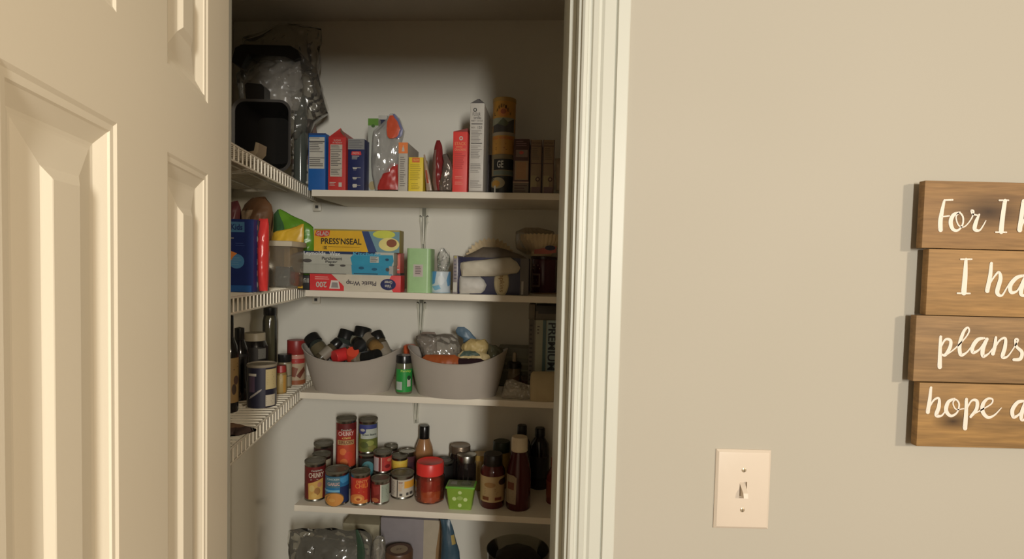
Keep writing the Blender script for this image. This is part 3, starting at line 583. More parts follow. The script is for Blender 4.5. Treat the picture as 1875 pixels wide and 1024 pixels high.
o, w, h = wrapbox('long white and aqua box with scalloped print, second up in the stack', 550, 720, 485, 503, .010, .045, C(150, 150, 138, 2.2),
    [('p', [(.56, 0), (.55, 1), (.99, 1), (.99, 0)], C(28, 120, 150, 2.3)), ('r', .955, .1, 1, .95, C(150, 150, 145, 2)), ('e', .34, .93, .03, .12, LINE), ('e', .46, .9, .03, .12, LINE), ('e', .66, .7, .03, .15, C(20, 80, 110, 2)), ('e', .8, .6, .03, .15, C(20, 80, 110, 2)), ('e', .94, .6, .02, .2, LINE), ('l', .58, 0, .92, .2, 1, INK), ('r', 0, 0, .5, .06, LINE)], z=zb1)
z2_ = zb1+h
o, w, h = wrapbox('parchment paper box in white and aqua below the yellow box', 553, 721, 461, 485, .012, .045, C(156, 156, 144, 2.2),
    [('r', 0, .80, .8, 1, C(26, 40, 74, 2.2)), ('p', [(.55, 0), (.53, .55), (.56, .8), (.99, .8), (1, .35), (.98, 0)], C(28, 124, 152, 2.3)), ('t', 'Reynolds', .0, .62, .26, .98, C(190, 190, 185, 2), 0, 1), ('t', 'Wax', .30, .66, .42, .98, C(190, 190, 185, 2), 0, 1), ('t', 'Kitchens', .56, .72, .86, .98, C(70, 150, 180, 2), 0, 1), ('t', 'Parchment', .22, .34, .44, .58, INK, 0, 1), ('t', 'Paper', .26, .06, .39, .30, INK, 0, 1), ('e', .06, .25, .05, .14, LINE), ('r', .745, .2, .84, .68, C(165, 168, 160, 2)), ('l', .75, .22, .83, .66, 5, LINE), ('e', .93, .45, .02, .1, C(20, 60, 90, 2))], z=z2_)
z3_ = z2_+h
YEL = C(196, 152, 16, 2.2, .4)
o, w, h = wrapbox('bright yellow wrap box with avocado print atop the stack', 575, 731.5, 420.5, 461, .016, .05, C(150, 132, 60, 2),
    [('r', .0, 0, 1, .93, YEL), ('p', [(.54, .0), (.66, .0), (1, .0), (1, .93), (.56, .93), (.60, .6)], C(96, 130, 140, 2.2)), ('p', [(.56, .93), (.64, .93), (.74, 0), (.64, 0)], C(40, 58, 100, 2.2)), ('p', [(.5, .93), (.56, .93), (.64, 0), (.55, 0)], YEL), ('e', .82, .80, .13, .18, C(176, 180, 60, 2.2)), ('e', .88, .36, .12, .30, C(196, 184, 110, 2.2)), ('e', .91, .42, .06, .18, C(120, 66, 40, 2.2)), ('p', [(.01, .70), (.03, .92), (.19, .94), (.18, .70), (.1, .63)], C(176, 44, 28, 2.2)), ('t', 'GLAD', .03, .70, .175, .89, PALE, 0, 1), ('t', "PRESS'NSEAL", .085, .32, .56, .60, C(40, 36, 30, 2), 0, 1), ('t', '100', .11, .08, .155, .24, C(40, 36, 30, 2), 0, 1), ('r', .17, .20, .54, .215, C(90, 70, 20, 2))], z=z3_)
wrapbox('red foil box end behind the aqua boxes, under the yellow box', 600, 733, 462, 491, .062, .05, C(176, 66, 54, 2.2, .4), [('r', .93, .3, .98, .9, C(200, 120, 100, 2)), ('l', .93, .1, .99, .25, 1, PALE)], z=zb1+.006)
wrapbox('long dark box behind the aqua boxes, resting on the shelf', 590, 733, 490, 535, .066, .05, C(52, 44, 42, 2.2, .5), [], z=Z2)
carton('small_carton', 'small black and yellow box end left of the plastic wrap', 'box', 545, 566, 504, Z2, .016, .05, C(30, 30, 30, 2), [('r', 0, .1, .45, .9, C(190, 150, 30, 2.2)), ('r', .12, .2, .32, .8, C(150, 60, 40, 2.2)), ('t', 'fill', .5, .5, .98, .8, PALE)], F=bF(556, .016, Z2), yb=535)
# rounded green box
GRN = C(140, 174, 122, 2.2, .4)
F = bF(765, .02, Z2); a0 = F.xz(743.5, 495)[0]; a1 = F.xz(788, 495)[0]; h = F.xz(765, 455)[1]; w = a1-a0
poly = lambda w, d, r, n=6: [(sx*(w/2-r)+r*math.cos(a), d/2+sy*(d/2-r)+r*math.sin(a)) for sx, sy, q in ((1, -1, -1), (1, 1, 0), (-1, 1, 1), (-1, -1, 2)) for a in [math.pi/2*(q+i/n) for i in range(n+1)]]
mb = MB().prism(poly(w, .07, .012), 0, h, GRN)
mb.deco(face(-w/2, w/2, 0, h, -.0002), [('r', .30, .36, .70, .64, PALE), ('r', .36, .40, .64, .61, C(168, 150, 146, 2)), ('l', .38, .42, .62, .60, 5, LINE)])
o = mb.build('rounded_canister', None, F.o+F.a*(a0+a1)/2, F.rz, smooth=50); tag(o, 'light green rounded box with a small white square label', 'box')
def tub(name, label, x0, x1, yt, yb, z, prof, m, deco, nlid=None):
    F, r = cylF(x0, x1, yb, z); h = topz(F, r, (x0+x1)/2, yt)-z; mb = MB().lathe([(a*r, b*h) for a, b in prof], m); mb.deco(cylf(r, 0, h), deco, nu=14)
    return tag(mb.build(name, None, F.o, F.rz), label, 'can'), F, r, h
BLU = C(70, 130, 176, 2.1, .35)
o, F, r, h = tub('blue_tub', 'small sky blue and white tub right of the green box', 789.5, 824.5, 497, 537, Z2, [(.97, 0), (1, .03), (1, .97), (.98, 1)], C(190, 200, 205, 1.8, .35), [('p', [(.0, 1), (.27, 1), (.18, .45), (0, .35)], BLU), ('p', [(1, 1), (.9, 1), (.78, .6), (.85, .3), (1, .4)], C(90, 140, 176, 2)), ('e', .5, .6, .18, .22, C(205, 212, 214, 1.8)), ('p', [(.05, .3), (.4, .38), (.5, .2), (.2, .12)], C(110, 160, 186, 2)), ('r', 0, 0, 1, .05, C(140, 160, 170, 2))])
F2 = Frame(F.o+Vector((0, 0, h)), F.rz)
bag('plastic_bag', 'twisted clear plastic bag standing on the small blue tub', 'bag', F2, [(455, 805, 812), (462, 803, 823), (475, 801, 825), (488, 800, 823), (496, 802, 820)], .03, filmmat(haze=.22, gloss=.8), amp=.009, seed=21, freq=45)
carton('recipe_box', 'slim silver grey box standing right of the blue tub', 'box', 830, 838.5, 468, Z2, .02, .10, C(120, 112, 112, 2.2, .3), [('r', .1, .05, .9, .3, PALE), ('l', .2, .35, .8, .9, 6, C(80, 74, 90, 2)), ('r', .2, .93, .8, .99, C(150, 140, 80, 2))])
# torn napkin pack
F = bF(900, .03, Z2)
o, w, h = carton('napkin_pack', 'torn navy pack of white napkins with an oval label', 'package', 838.5, 968, 472, Z2, .03, .13, C(36, 36, 60, 2.2, .3), [('r', .88, 0, 1, 1, C(84, 78, 72, 2)), ('r', .90, .02, .93, .38, C(150, 146, 140, 2)), ('e', .62, .35, .105, .40, C(150, 138, 104, 2.3)), ('e', .62, .35, .09, .34, C(186, 172, 132, 2.1)), ('t', 'napkins', .575, .08, .66, .62, C(130, 90, 40, 2), -90), ('r', .03, .0, .17, .24, PALE)], F=F, yb=537)
NAPK = C(176, 168, 150, 2.1, .8)
bagmesh(F, [(506, 840, 876), (512, 838.5, 883), (522, 838, 888), (532, 838, 884), (537, 839, 878)], .05, C(182, 178, 170, 2.1, .7), amp=.003, seed=31, nu=20, nv=16, yoff=-.004, bulge=.35).build('napkin_fold', o, o.matrix_world.inverted() @ Vector((0, 0, 0)) if 0 else (F.o-o.location).to_tuple() and (0, 0, 0))
bagmesh(F, [(472, 918, 932), (480, 842, 944), (490, 841, 950), (500, 842, 945), (506, 843, 905)], .05, NAPK, amp=.003, seed=32, nu=26, nv=18, yoff=-.01, bulge=.35).build('napkin_fold', o)
bagmesh(F, [(452, 880, 906), (458, 868, 925), (466, 850, 950), (474, 839, 962), (482, 838, 966)], .06, C(92, 82, 70, 2.1, .6), amp=.004, seed=33, nu=26, nv=16, yoff=.03, bulge=.4).build('torn_wrapper', o)
# coffee filters: fluted paper cups
def filters(name, label, F, r, h, n, m, tilt=(0, 0, 0), flutes=34, parts=3, film=None):
    o = empty(name, F, label, 'coffee filters')
    for k in range(parts):
        z0 = k*.0035; mb = MB(); N = flutes*4; prof = [(.50, 0), (.52, .003), (.74, h*.45), (1.0, h)]; v = []; f = []
        for i, (a, b) in enumerate(prof):
            for j in range(N):
                th = 2*math.pi*j/N; am = (.045 if i > 1 else 0)*(i-1)
                q = r*a*(1+am*.5*math.cos(flutes*th)); v.append((q*math.cos(th), q*math.sin(th), b+z0+(.002*math.cos(flutes*th) if i == 3 else 0)))
        for i in range(3):
            for j in range(N): j2 = (j+1) % N; f.append((i*N+j, i*N+j2, i*N+N+j2, i*N+N+j))
        f.append(tuple(range(N))); mb.add(v, f, m).build('filter_cup', o)
    return o
PAP = C(168, 150, 118, 3.2, .85)
F = bF(900, .238, Z2); ff = filters('coffee_filter', 'white fluted coffee filters standing behind the torn napkin pack', F, .082, .045, 3, PAP)
ff.location.z = Z2+.088; ff.rotation_euler = (math.radians(82), 0, -AL)
# maroon can with filters pack on top
MAR = C(58, 20, 30, 2.4, .25)
Fm, rm = cylF(971, 1019, 538.5, Z2); hm = Fm.xz(995, 470)[1]
o = empty('coffee_can', Fm, 'dark maroon coffee can under the bag of coffee filters', 'can')
MB().lathe([(rm*.96, 0), (rm, .003), (rm, hm-.006), (rm*.97, hm-.004)], MAR).deco(cylf(rm, 0, hm), [('r', .04, .18, .36, .54, C(110, 90, 78, 2.2)), ('r', .09, .23, .31, .49, MAR), ('l', .12, .26, .28, .46, 3, C(120, 96, 84, 2.2)), ('l', .1, .62, .4, .80, 2, C(150, 124, 110, 2)), ('r', 0, 0, 1, .03, C(120, 90, 60, 2)), ('l', .0, .66, .16, .70, 1, C(130, 100, 90, 2))], nu=14).build('body', o)
MB().lathe([(rm*1.0, hm-.01), (rm*1.02, hm-.009), (rm*1.02, hm-.001), (rm*.98, hm), (rm*.01, hm)], C(40, 16, 22, 2, .3)).build('lid', o)
Ff = Frame(Fm.o+Vector((-.012, 0, hm+.001)), -AL)
of = filters('coffee_filter_pack', 'bagged stack of cream coffee filters on the maroon can', Ff, .066, .052, 3, PAP, flutes=30, parts=6)
bagmesh(Ff, [(417, 962, 985), (424, 945, 1014), (440, 943, 1019), (455, 945, 1017), (466, 962, 1008)], .11, filmmat(haze=.12, hazec=(.5, .4, .3)), amp=.004, seed=41, nu=26, nv=20).build('film', of)
mb = MB().deco(lambda u, v, o_: (-.02+.07*u, -.062-o_, .006+.026*v), [('p', [(0, .0), (0, .5), (.4, .7), (1, 1), (1, .2), (.6, 0)], C(150, 74, 58, 2.2)), ('e', .72, .75, .24, .3, C(34, 36, 60, 2))]); mb.build('printed_label', of)
# ------------------------------------------------------------------ third shelf: two tubs
TUB = C(146, 138, 128, 2.25, .45, var=.02)
def tubo(label, xl, xr, yrimside, xf, yrimf, bl, br_, ybf):
    xc = (bl+br_)/2; p = hitz(xf, ybf, Z3); 
    F = bF(xc, 0, Z3); dfront = (Vector((p.x, p.y, 0))-F0).dot(NB); ry0 = .078; F = bF(xc, dfront+ry0, Z3)
    rb = (F.xz(br_, 715)[0]-F.xz(bl, 715)[0])/2; rt = (F.xz(xr, 640)[0]-F.xz(xl, 640)[0])/2; ryt = ry0*1.22
    hs = F.xz((xl+xr)/2, yrimside)[1]
    hf = hit(xf, yrimf, F.o-F.n*ryt, F.n).z-Z3
    N = 72; rows = 10; v = []; f = []
    def rim(a): return hf+(hs-hf)*abs(math.sin(a))**2.6
    def pt(a, t, ins=0):
        q = t**.85; rx = rb+(rt-rb)*q-ins; ry = ry0+(ryt-ry0)*q-ins; z = .003 if t == 0 and ins else rim(a)*t
        return (rx*math.sin(a), -ry*math.cos(a), z)
    o = empty('storage_tub', F, label, 'tub')
    for i in range(rows+1):
        for k in range(N): v.append(pt(2*math.pi*k/N, i/rows))
    for i in range(rows+1):
        for k in range(N): v.append(pt(2*math.pi*k/N, 1-i/rows, .0025))
    n = 2*(rows+1)
    for i in range(n-1):
        for k in range(N): k2 = (k+1) % N; f.append((i*N+k, i*N+k2, (i+1)*N+k2, (i+1)*N+k))
    f.append(tuple(range(N-1, -1, -1))); f.append(tuple((n-1)*N+k for k in range(N)))
    MB().add(v, f, TUB).build('basin', o)
    rm_ = MB(); q = [pt(2*math.pi*k/N, 1) for k in range(N+1)]; rm_.tube(q, .0022, TUB, 6); rm_.build('rolled_rim', o)
    return F, rt, ryt, hf, hs
Fa, rta, rya, hfa, hsa = tubo('oval white plastic tub full of spice jars, the left of two', 557, 738, 633, 640, 664.7, 582, 713.5, 723)
Fb, rtb, ryb, hfb, hsb = tubo('oval white plastic tub of bagged dry goods, the right of two', 749, 929.5, 636, 842, 669, 771, 912, 732)
# spice jars lying in the left tub
def spice(label, F, pc, pb, rad, dy0, dy1, capm, bodm, labm=None, ln=None, group='spice jars heaped in the left tub', capfrac=.28):
    """pc, pb: photo points of cap end and foot end; dy: how far nearer than the frame plane"""
    a = hit(pc[0], pc[1], F.o-F.n*dy0, F.n); b = hit(pb[0], pb[1], F.o-F.n*dy1, F.n)
    rad *= 1.22; d = (a-b); L = (ln*1.12 if ln else d.length); d.normalize(); b = a-d*L
    o = bpy.data.objects.new('spice_jar', None); COL.objects.link(o); tag(o, label, 'spice jar', group)
    o.location = b; o.rotation_mode = 'QUATERNION'; o.rotation_quaternion = d.to_track_quat('Z', 'Y')
    r = rad; c = 1-capfrac
    MB().lathe([(r*.9, 0), (r, .003), (r, L*(c-.1)), (r*.86, L*(c-.02)), (r*.86, L*c)], bodm, 24).build('body', o)
    MB().lathe([(r*.98, L*(c-.01)), (r*1.02, L*c), (r*1.02, L-.003), (r*.96, L), (r*.01, L)], capm, 24).build('cap', o)
    if labm: MB().lathe([(r*.99, L*.14), (r*1.015, L*.142), (r*1.015, L*(c-.16)), (r*.99, L*(c-.158))], labm, 24).build('label', o)
BC = C(26, 27, 27, 1.6, .28); SG = C(70, 62, 46, 2, .2); LB = C(120, 112, 98, 2.2); RC = C(160, 40, 34, 2.3, .35); GL = C(44, 50, 46, 2, .12)
spice('big dark glass spice jar with black lid leaning on the left rim', Fa, (569, 617), (596, 656), .0195, .0, .03, BC, GL, C(84, 76, 54, 2), None, capfrac=.3)
spice('small spice jar with white banded label lying left of centre', Fa, (622, 625), (604, 641), .014, .01, .03, BC, SG, LB, .075)
spice('black capped spice jar standing highest left of centre', Fa, (637, 606), (625, 640), .020, -.02, .0, BC, GL, C(60, 60, 60, 2), .09)
spice('large black capped spice jar at the top of the heap', Fa, (666, 600), (656, 640), .0215, -.02, .0, BC, C(60, 66, 60, 2, .12), C(50, 54, 50, 2), .10)
spice('black capped jar with white label at the heap upper right', Fa, (688, 610), (702, 640), .0165, -.01, .01, BC, SG, LB, .09)
spice('pale topped jar facing forward in the middle of the heap', Fa, (659, 634), (652, 622), .017, .035, -.02, BC, SG, C(150, 150, 130, 2), .08)
spice('jar with white label and brass ring right of centre', Fa, (692, 640), (676, 622), .0165, .04, .0, C(120, 92, 50, 2.2, .3), SG, LB, .085)
spice('small black lidded jar at the right end of the tub', Fa, (713, 640), (700, 660), .0125, .0, .0, BC, GL, None, .06)
spice('bright red capped spice jar lying at the front left', Fa, (612, 654), (632, 648), .0165, .05, .02, C(176, 34, 34, 2.3, .35), SG, C(170, 120, 110, 2), .07, capfrac=.5)
spice('orange red capped spice jar beside the bright red one', Fa, (646, 644), (646, 664), .0155, .045, .0, C(190, 60, 34, 2.3, .35), SG, None, .07, capfrac=.5)
spice('wide black capped jar with silver ring at the front right', Fa, (693, 652), (664, 657), .0175, .055, .035, BC, C(110, 100, 80, 2.1, .25), LB, .08, capfrac=.6)
# jars between the tubs
jar('spice_bottle', 'green labelled herb bottle with black lid standing between the tubs', 'spice jar', 724.5, 754.5, 648, 723, Z3,
    [(.93, 0), (1, .03), (1, .74), (.9, .80), (.9, .82)], C(90, 92, 70, 2, .15), [(.94, .80), (1.0, .81), (1.0, .98), (.96, 1), (.01, 1)], BC, (.06, .66, 1.01), C(28, 124, 50, 2.3, .4),
    [('t', 'Parsley', .3, .84, .9, .97, C(180, 200, 80, 2)), ('r', .05, .1, .38, .45, C(160, 170, 160, 2)), ('l', .08, .13, .34, .42, 6, LINE), ('r', .68, .24, .88, .6, PALE), ('e', .78, .62, .1, .1, C(20, 60, 30, 2))])
jar('spice_bottle', 'orange red topped bottle behind the green herb bottle', 'spice jar', 737.5, 761, 630, 707, Z3, [(.95, 0), (1, .03), (1, .7), (.8, .78)], C(110, 106, 92, 2.2, .2), [(.8, .76), (.98, .78), (1, .97), (.7, 1), (.01, 1)], C(196, 84, 40, 2.3, .4), (.1, .6, 1.01), C(120, 104, 90, 2), [('l', .1, .1, .9, .9, 7, LINE)])
# goods in the right tub (a base bag under the others fills the tub)
Fc = Frame(Fb.o+Vector((0, 0, .008)), -AL)
def inb(name, label, rows, T, m, dy, cat='bag', **k):
    F = Frame(Fc.o-Fc.n*dy, Fc.rz); return bag(name, label, cat, F, rows, T, m, **k)
inb('food_bag', 'orange brown bag of lentils lying at the front of the right tub', [(650, 780, 832), (656, 773, 842), (664, 768, 846), (676, 778, 846), (700, 790, 840)], .05, C(136, 66, 26, 2.4, .35), .045, amp=.003, seed=51)
inb('food_bag', 'dark purple bag showing in front of the pasta bag', [(657, 838, 880), (662, 834, 890), (672, 835, 895), (700, 840, 880)], .04, C(42, 26, 30, 2, .3), .05, amp=.003, seed=52)
inb('clear_bag', 'puffed clear zip bag with bright highlights in the right tub', [(612, 766, 828), (622, 762, 838), (636, 770, 842), (652, 776, 842), (690, 790, 838)], .07, filmmat(haze=.3, hazec=(.42, .38, .32), gloss=.7), .01, amp=.007, seed=53)
PST = C(160, 140, 90, 2.4, .5)
inb('pasta_bag', 'bag of pale shell pasta on top in the right tub', [(622, 862, 888), (630, 848, 894), (638, 845, 896), (646, 850, 892), (690, 860, 888)], .06, PST, .0, amp=.006, seed=54, freq=60)
inb('pasta_bag', 'second bag of cream pasta lying below the shell pasta', [(644, 846, 880), (650, 838, 896), (658, 837, 899), (663, 842, 896), (700, 850, 890)], .05, C(166, 148, 104, 2.4, .5), .03, amp=.006, seed=55, freq=60, m2=C(70, 86, 76, 2), band=(0, .12, .1, .7))
inb('food_bag', 'folded slate blue packet poking above the pasta', [(599, 838, 850), (606, 834, 860), (614, 838, 866), (620, 848, 872), (680, 850, 880)], .02, C(70, 92, 108, 2.3, .4), -.04, amp=.002, seed=56)
inb('food_bag', 'greenish bag of dried herbs at the right tub end', [(632, 896, 908), (640, 893, 920), (650, 892, 922), (662, 890, 914), (700, 880, 900)], .06, C(84, 84, 66, 2.2, .35), .0, amp=.007, seed=57, freq=50)
inb('clear_bag', 'folded grey plastic bag at the back left of the right tub', [(608, 775, 796), (616, 762, 800), (626, 764, 800), (690, 790, 802)], .03, C(112, 98, 88, 2.2, .3), -.045, amp=.004, seed=58)
o, F, r, h = jar('vinegar_bottle', 'small white capped bottle at the left end of the right tub', 'bottle', 766, 788, 629, 700, Z3+.008, [(.95, 0), (1, .05), (1, .62), (.5, .84)], C(120, 112, 96, 2.2, .2), [(.5, .82), (.62, .83), (.62, .99), (.5, 1), (.01, 1)], WHITE, F=Frame(Fc.o+Fc.a*-.088-Fc.n*.0, -AL), r=.016, height=.116)
# right end of the third shelf
jar('squeeze_bottle', 'glue shaped bottle with black collar and white nozzle', 'bottle', 929, 952, 645, 713, Z3, [(.9, 0), (1, .04), (1, .50), (.85, .58)], C(104, 88, 66, 2.3, .35), [(.84, .57), (1.08, .58), (1.08, .72), (.9, .745), (.01, .75)], C(30, 24, 20, 2, .4), (.08, .45, 1.02), C(110, 96, 76, 2.3), [('p', [(.5, .1), (.9, .3), (.9, .9), (.4, .6)], C(84, 60, 40, 2.2))])
sq = bpy.data.objects['squeeze_bottle']; Fq, rq = cylF(929, 952, 713, Z3); hq = topz(Fq, rq*.3, 940, 645)-Z3
MB().lathe([(rq*.32, hq*.75), (rq*.26, hq*.97), (rq*.16, hq), (rq*.01, hq)], C(150, 136, 112, 2.3)).build('nozzle', sq)
F = bF(944, .20, Z3); mb = MB().box(-.052, .052, 0, .08, 0, F.xz(944, 637)[1], C(84, 82, 66, 2.3, .4), .004)
for k in range(3): mb.box(-.05, .054, -.003, 0, .05+k*.022, .058+k*.022, C(96, 94, 76, 2.3, .4), .001)
tag(mb.build('ribbed_tin', None, F.o, -AL), 'grey green ribbed plastic box behind the nozzle bottle', 'box')
F = bF(948, .025, Z3)
bag('clear_bag', 'crumpled clear bag lying before the nozzle bottle', 'bag', F, [(697, 926, 940), (706, 922, 972), (716, 919, 974), (726, 918, 972), (735, 922, 970)], .035, filmmat(haze=.4, hazec=(.6, .55, .45), gloss=.6), amp=.007, seed=61, freq=40)
jar('small_jar', 'little dark red jar between the nozzle bottle and paper bag', 'jar', 953, 972, 686, 716, Z3, [(.95, 0), (1, .05), (1, .72)], C(60, 30, 26, 2.2, .2), [(1, .70), (1.03, .72), (1.03, .98), (.9, 1), (.01, 1)], C(70, 60, 50, 2, .3))
F = bF(994, .012, Z3); PB = C(142, 128, 98, 2.8, .8)
bag('paper_bag', 'folded cream paper bag at the right end of third shelf', 'bag', F, [(680, 976, 1022), (684, 972, 1024), (700, 970, 1026), (720, 970, 1026), (738, 970, 1026)], .06, PB, amp=.002, seed=62, bulge=.12, freq=14)
F = bF(1000, .10, Z3)
o, w, h = carton('appliance_carton', 'tall white and teal carton with big sideways capital letters', 'box', 969, 1030, 586.5, Z3, .10, .12, C(130, 130, 112, 2.4), [('r', 0, 0, .16, 1, C(72, 66, 56, 2.2)), ('l', .03, .1, .13, .95, 14, C(40, 36, 32, 2)), ('r', .16, 0, .20, 1, C(100, 96, 84, 2)), ('r', .42, 0, .52, 1, C(60, 84, 86, 2.2)), ('r', .55, 0, 1, 1, C(120, 138, 138, 2.3)), ('t', 'PREMIUM', .58, .33, .82, .965, C(26, 36, 46, 2), -90, 1), ('l', .25, .8, .33, .93, 3, LINE), ('l', .24, .1, .36, .2, 3, LINE)])
carton('dark_tray', 'dark tray with grey rim lying on the white and teal carton', 'tray', 981, 1030, 560, Z3+h, .11, .1, C(40, 34, 28, 2), [('r', .0, .0, 1, .42, C(84, 76, 62, 2.2)), ('r', 0, .42, .1, .6, C(84, 76, 62, 2.2))], F=Frame((bF(1004, .11, 0).o.x, bF(1004, .11, 0).o.y, Z3+h), -AL))
carton('grey_box', 'small grey box left of the dark tray, on the teal carton', 'box', 968.5, 980, 558, Z3+h, .11, .1, C(96, 88, 72, 2.2), F=Frame((bF(974, .11, 0).o.x, bF(974, .11, 0).o.y, Z3+h), -AL))
# ------------------------------------------------------------------ fourth shelf: cans
TX = lambda s, u0, v0, u1, v1, c=PALE: ('t', s, u0, v0, u1, v1, c, 0, 1)
chili = lambda food: [('r', 0, .86, 1, 1, C(90, 26, 24, 2)), ('p', [(.14, 0), (.12, .52), (.4, .58), (.9, .62), (.88, 0)], food)]
SOUP = C(96, 26, 24, 2.3, .35)
can('maroon soup can with yellow noodles, leftmost in the front row of cans', 556.8, 596.7, 836, 919.7, Z4, SOUP,
    [('p', [(.2, 0), (.18, .50), (.5, .56), (.86, .64), (.84, 0)], C(180, 140, 66, 2.3)), ('e', .35, .35, .12, .1, C(196, 168, 96, 2)), ('e', .6, .25, .14, .12, C(150, 104, 50, 2)), ('e', .45, .12, .14, .08, C(196, 160, 80, 2)), ('e', .7, .45, .1, .08, C(180, 120, 90, 2)), TX('Campbells', .32, .86, .82, .93), TX('CHUNKY', .22, .68, .88, .84, C(196, 180, 160, 2)), ('l', .28, .6, .8, .64, 1, PALE)])
can('blue and teal can with a tan bowl picture, front row', 594.5, 639.5, 851, 928, Z4, C(26, 96, 140, 2.3, .35),
    [('r', .62, 0, 1, .62, C(24, 44, 84, 2.2)), ('p', [(.62, .95), (.95, 1), (.95, .78), (.72, .74), (.62, .85)], C(50, 130, 176, 2.2)), ('r', .05, .60, .62, 1, C(60, 100, 116, 2.2)), TX('CHICKEN', .1, .88, .58, .95, C(170, 180, 176, 2)), TX('GARLIC', .12, .68, .60, .80, C(196, 160, 150, 2)), ('r', 0, .44, .6, .52, C(100, 160, 190, 2)), ('e', .38, .17, .40, .27, C(110, 90, 60, 2)), ('e', .38, .16, .37, .24, C(186, 126, 52, 2.2)), ('e', .3, .14, .12, .07, C(200, 146, 70, 2))])
can('red orange can of pasta rings with yellow lettering, front row', 641, 678, 856, 927.7, Z4, C(170, 44, 26, 2.3, .35),
    [('r', 0, 0, 1, .12, C(196, 130, 60, 2)), TX('DINTY', .3, .82, .85, .93, C(230, 150, 80, 2)), TX('CHILI', .25, .62, .85, .80, C(230, 130, 50, 2)), ('l', .4, .44, .8, .47, 1, C(230, 170, 80, 2)), ('e', .36, .2, .34, .19, C(190, 110, 46, 2.2)), ('e', .4, .2, .2, .11, C(214, 150, 70, 2)), ('e', .4, .18, .1, .05, C(160, 70, 30, 2)), ('r', .85, .0, 1, .9, C(120, 26, 30, 2.2))])
can('small can half dark red half pale green, front row', 678.5, 713, 868, 926, Z4, C(110, 34, 28, 2.3, .35),
    [('r', .55, 0, 1, 1, C(140, 150, 134, 2.2)), ('r', .50, 0, .56, 1, C(205, 190, 175, 2)), ('l', .62, .2, .92, .9, 8, LINE), ('e', .25, .15, .18, .12, C(160, 90, 50, 2)), ('p', [(.1, .9), (.45, .95), (.45, .5), (.2, .4)], C(130, 44, 36, 2.2))])
can('white can with an orange square and barcode, front row', 715, 758, 857, 916, Z4, C(176, 168, 152, 2.2, .35),
    [('r', .26, 0, .30, 1, C(70, 62, 56, 2)), ('r', .58, .52, 1, .92, C(224, 160, 40, 2.2)), TX('BEEF', .34, .82, .52, .9, C(120, 60, 30, 2)), ('l', .33, .35, .55, .78, 7, C(190, 150, 110, 2)), ('r', .38, .08, .5, .22, LINE), ('r', .66, .1, .76, .26, LINE), ('r', .8, .12, .92, .28, LINE), ('l', .05, .1, .22, .9, 10, C(140, 130, 120, 2))])
# stacks behind: a lower can carries each upper one
def stack(lowlab, uplab, x0, x1, ybl, yb, yt, lowc, lowdeco, upc, updeco):
    F, r = cylF(x0, x1, ybl, Z4); xc = (x0+x1)/2
    hl = hit(xc, yb, F.o-F.n*r, F.n).z - Z4
    L = can(lowlab, x0, x1, 0, ybl, Z4, lowc, lowdeco, height=hl)
    return can(uplab, x0, x1, yt, yb, Z4, upc, updeco, below=(L[0], Z4+hl+.0012, r))
stack('low dark can carrying the tall red soup can', 'tall red soup can with tomato picture, stacked highest at left', 614, 652, 897, 861, 760, C(70, 50, 40, 2), [],
    C(140, 34, 28, 2.3, .35), [('r', 0, .85, 1, 1, C(90, 22, 22, 2.2)), ('p', [(.08, .0), (.08, .48), (.5, .55), (.92, .5), (.92, 0)], C(176, 62, 30, 2.2)), ('e', .35, .36, .16, .08, C(214, 110, 50, 2)), ('e', .62, .26, .2, .1, C(196, 60, 36, 2)), ('e', .4, .12, .18, .08, C(200, 104, 44, 2)), TX('Campbells', .25, .83, .75, .89), TX('CHUNKY', .14, .73, .84, .83, C(220, 190, 180, 2)), TX('chili', .3, .66, .7, .71, C(200, 170, 90, 2)), ('r', .1, .52, .86, .63, C(176, 140, 90, 2)), TX('SIRLOIN', .16, .54, .82, .62, C(110, 60, 40, 2))])
stack('dark can with a teal round picture under the green vegetable can', 'green vegetable can with blue and white label, stacked behind', 655, 690.5, 895, 833, 761.5, C(50, 50, 48, 2, .35), [('e', .5, .62, .34, .30, C(70, 124, 130, 2.2)), ('e', .4, .7, .12, .1, C(120, 160, 160, 2))],
    C(96, 104, 44, 2.3, .35), [('r', 0, .76, 1, 1, C(52, 60, 116, 2.2)), ('r', .12, .48, .95, .84, C(166, 172, 160, 2.1)), ('p', [(.05, .66), (.05, .95), (.4, .95), (.38, .72), (.25, .64)], C(52, 58, 112, 2.2)), ('e', .22, .8, .12, .05, PALE), TX('Green Beans', .2, .6, .9, .67, C(40, 56, 50, 2)), ('r', 0, 0, 1, .46, C(96, 104, 44, 2.2)), ('e', .6, .32, .2, .1, C(140, 146, 70, 2)), ('e', .3, .25, .2, .12, C(80, 88, 40, 2)), ('e', .7, .14, .2, .09, C(124, 120, 60, 2))])
stack('can hidden under the red striped can, behind the small can', 'red and white striped can with cherry print in the middle', 683, 717, 908, 869, 820, C(80, 60, 50, 2), [],
    C(166, 50, 44, 2.3, .35), [('r', .02, 0, .28, 1, C(176, 160, 160, 2)), ('r', .3, 0, .38, 1, C(96, 30, 26, 2)), ('r', .40, 0, .44, 1, C(210, 190, 170, 2)), ('e', .85, .8, .12, .12, C(190, 120, 90, 2)), ('e', .75, .35, .14, .14, C(110, 24, 24, 2)), ('l', .48, .1, .6, .9, 8, C(130, 40, 34, 2))])
stack('plain can hidden under the small yellow can', 'small can with a bright yellow label and olive lid', 716.5, 746, 897, 866, 828, C(110, 96, 70, 2), [],
    C(196, 160, 50, 2.3, .35), [('r', 0, .7, 1, 1, C(210, 184, 60, 2)), ('l', .1, .3, .9, .6, 3, C(120, 90, 30, 2))])
can('brown can with plain steel lid at the far back left', 573.5, 610, 805, 884, Z4, C(60, 34, 30, 2.2, .35), [('r', 0, .7, 1, .9, C(76, 40, 36, 2))])
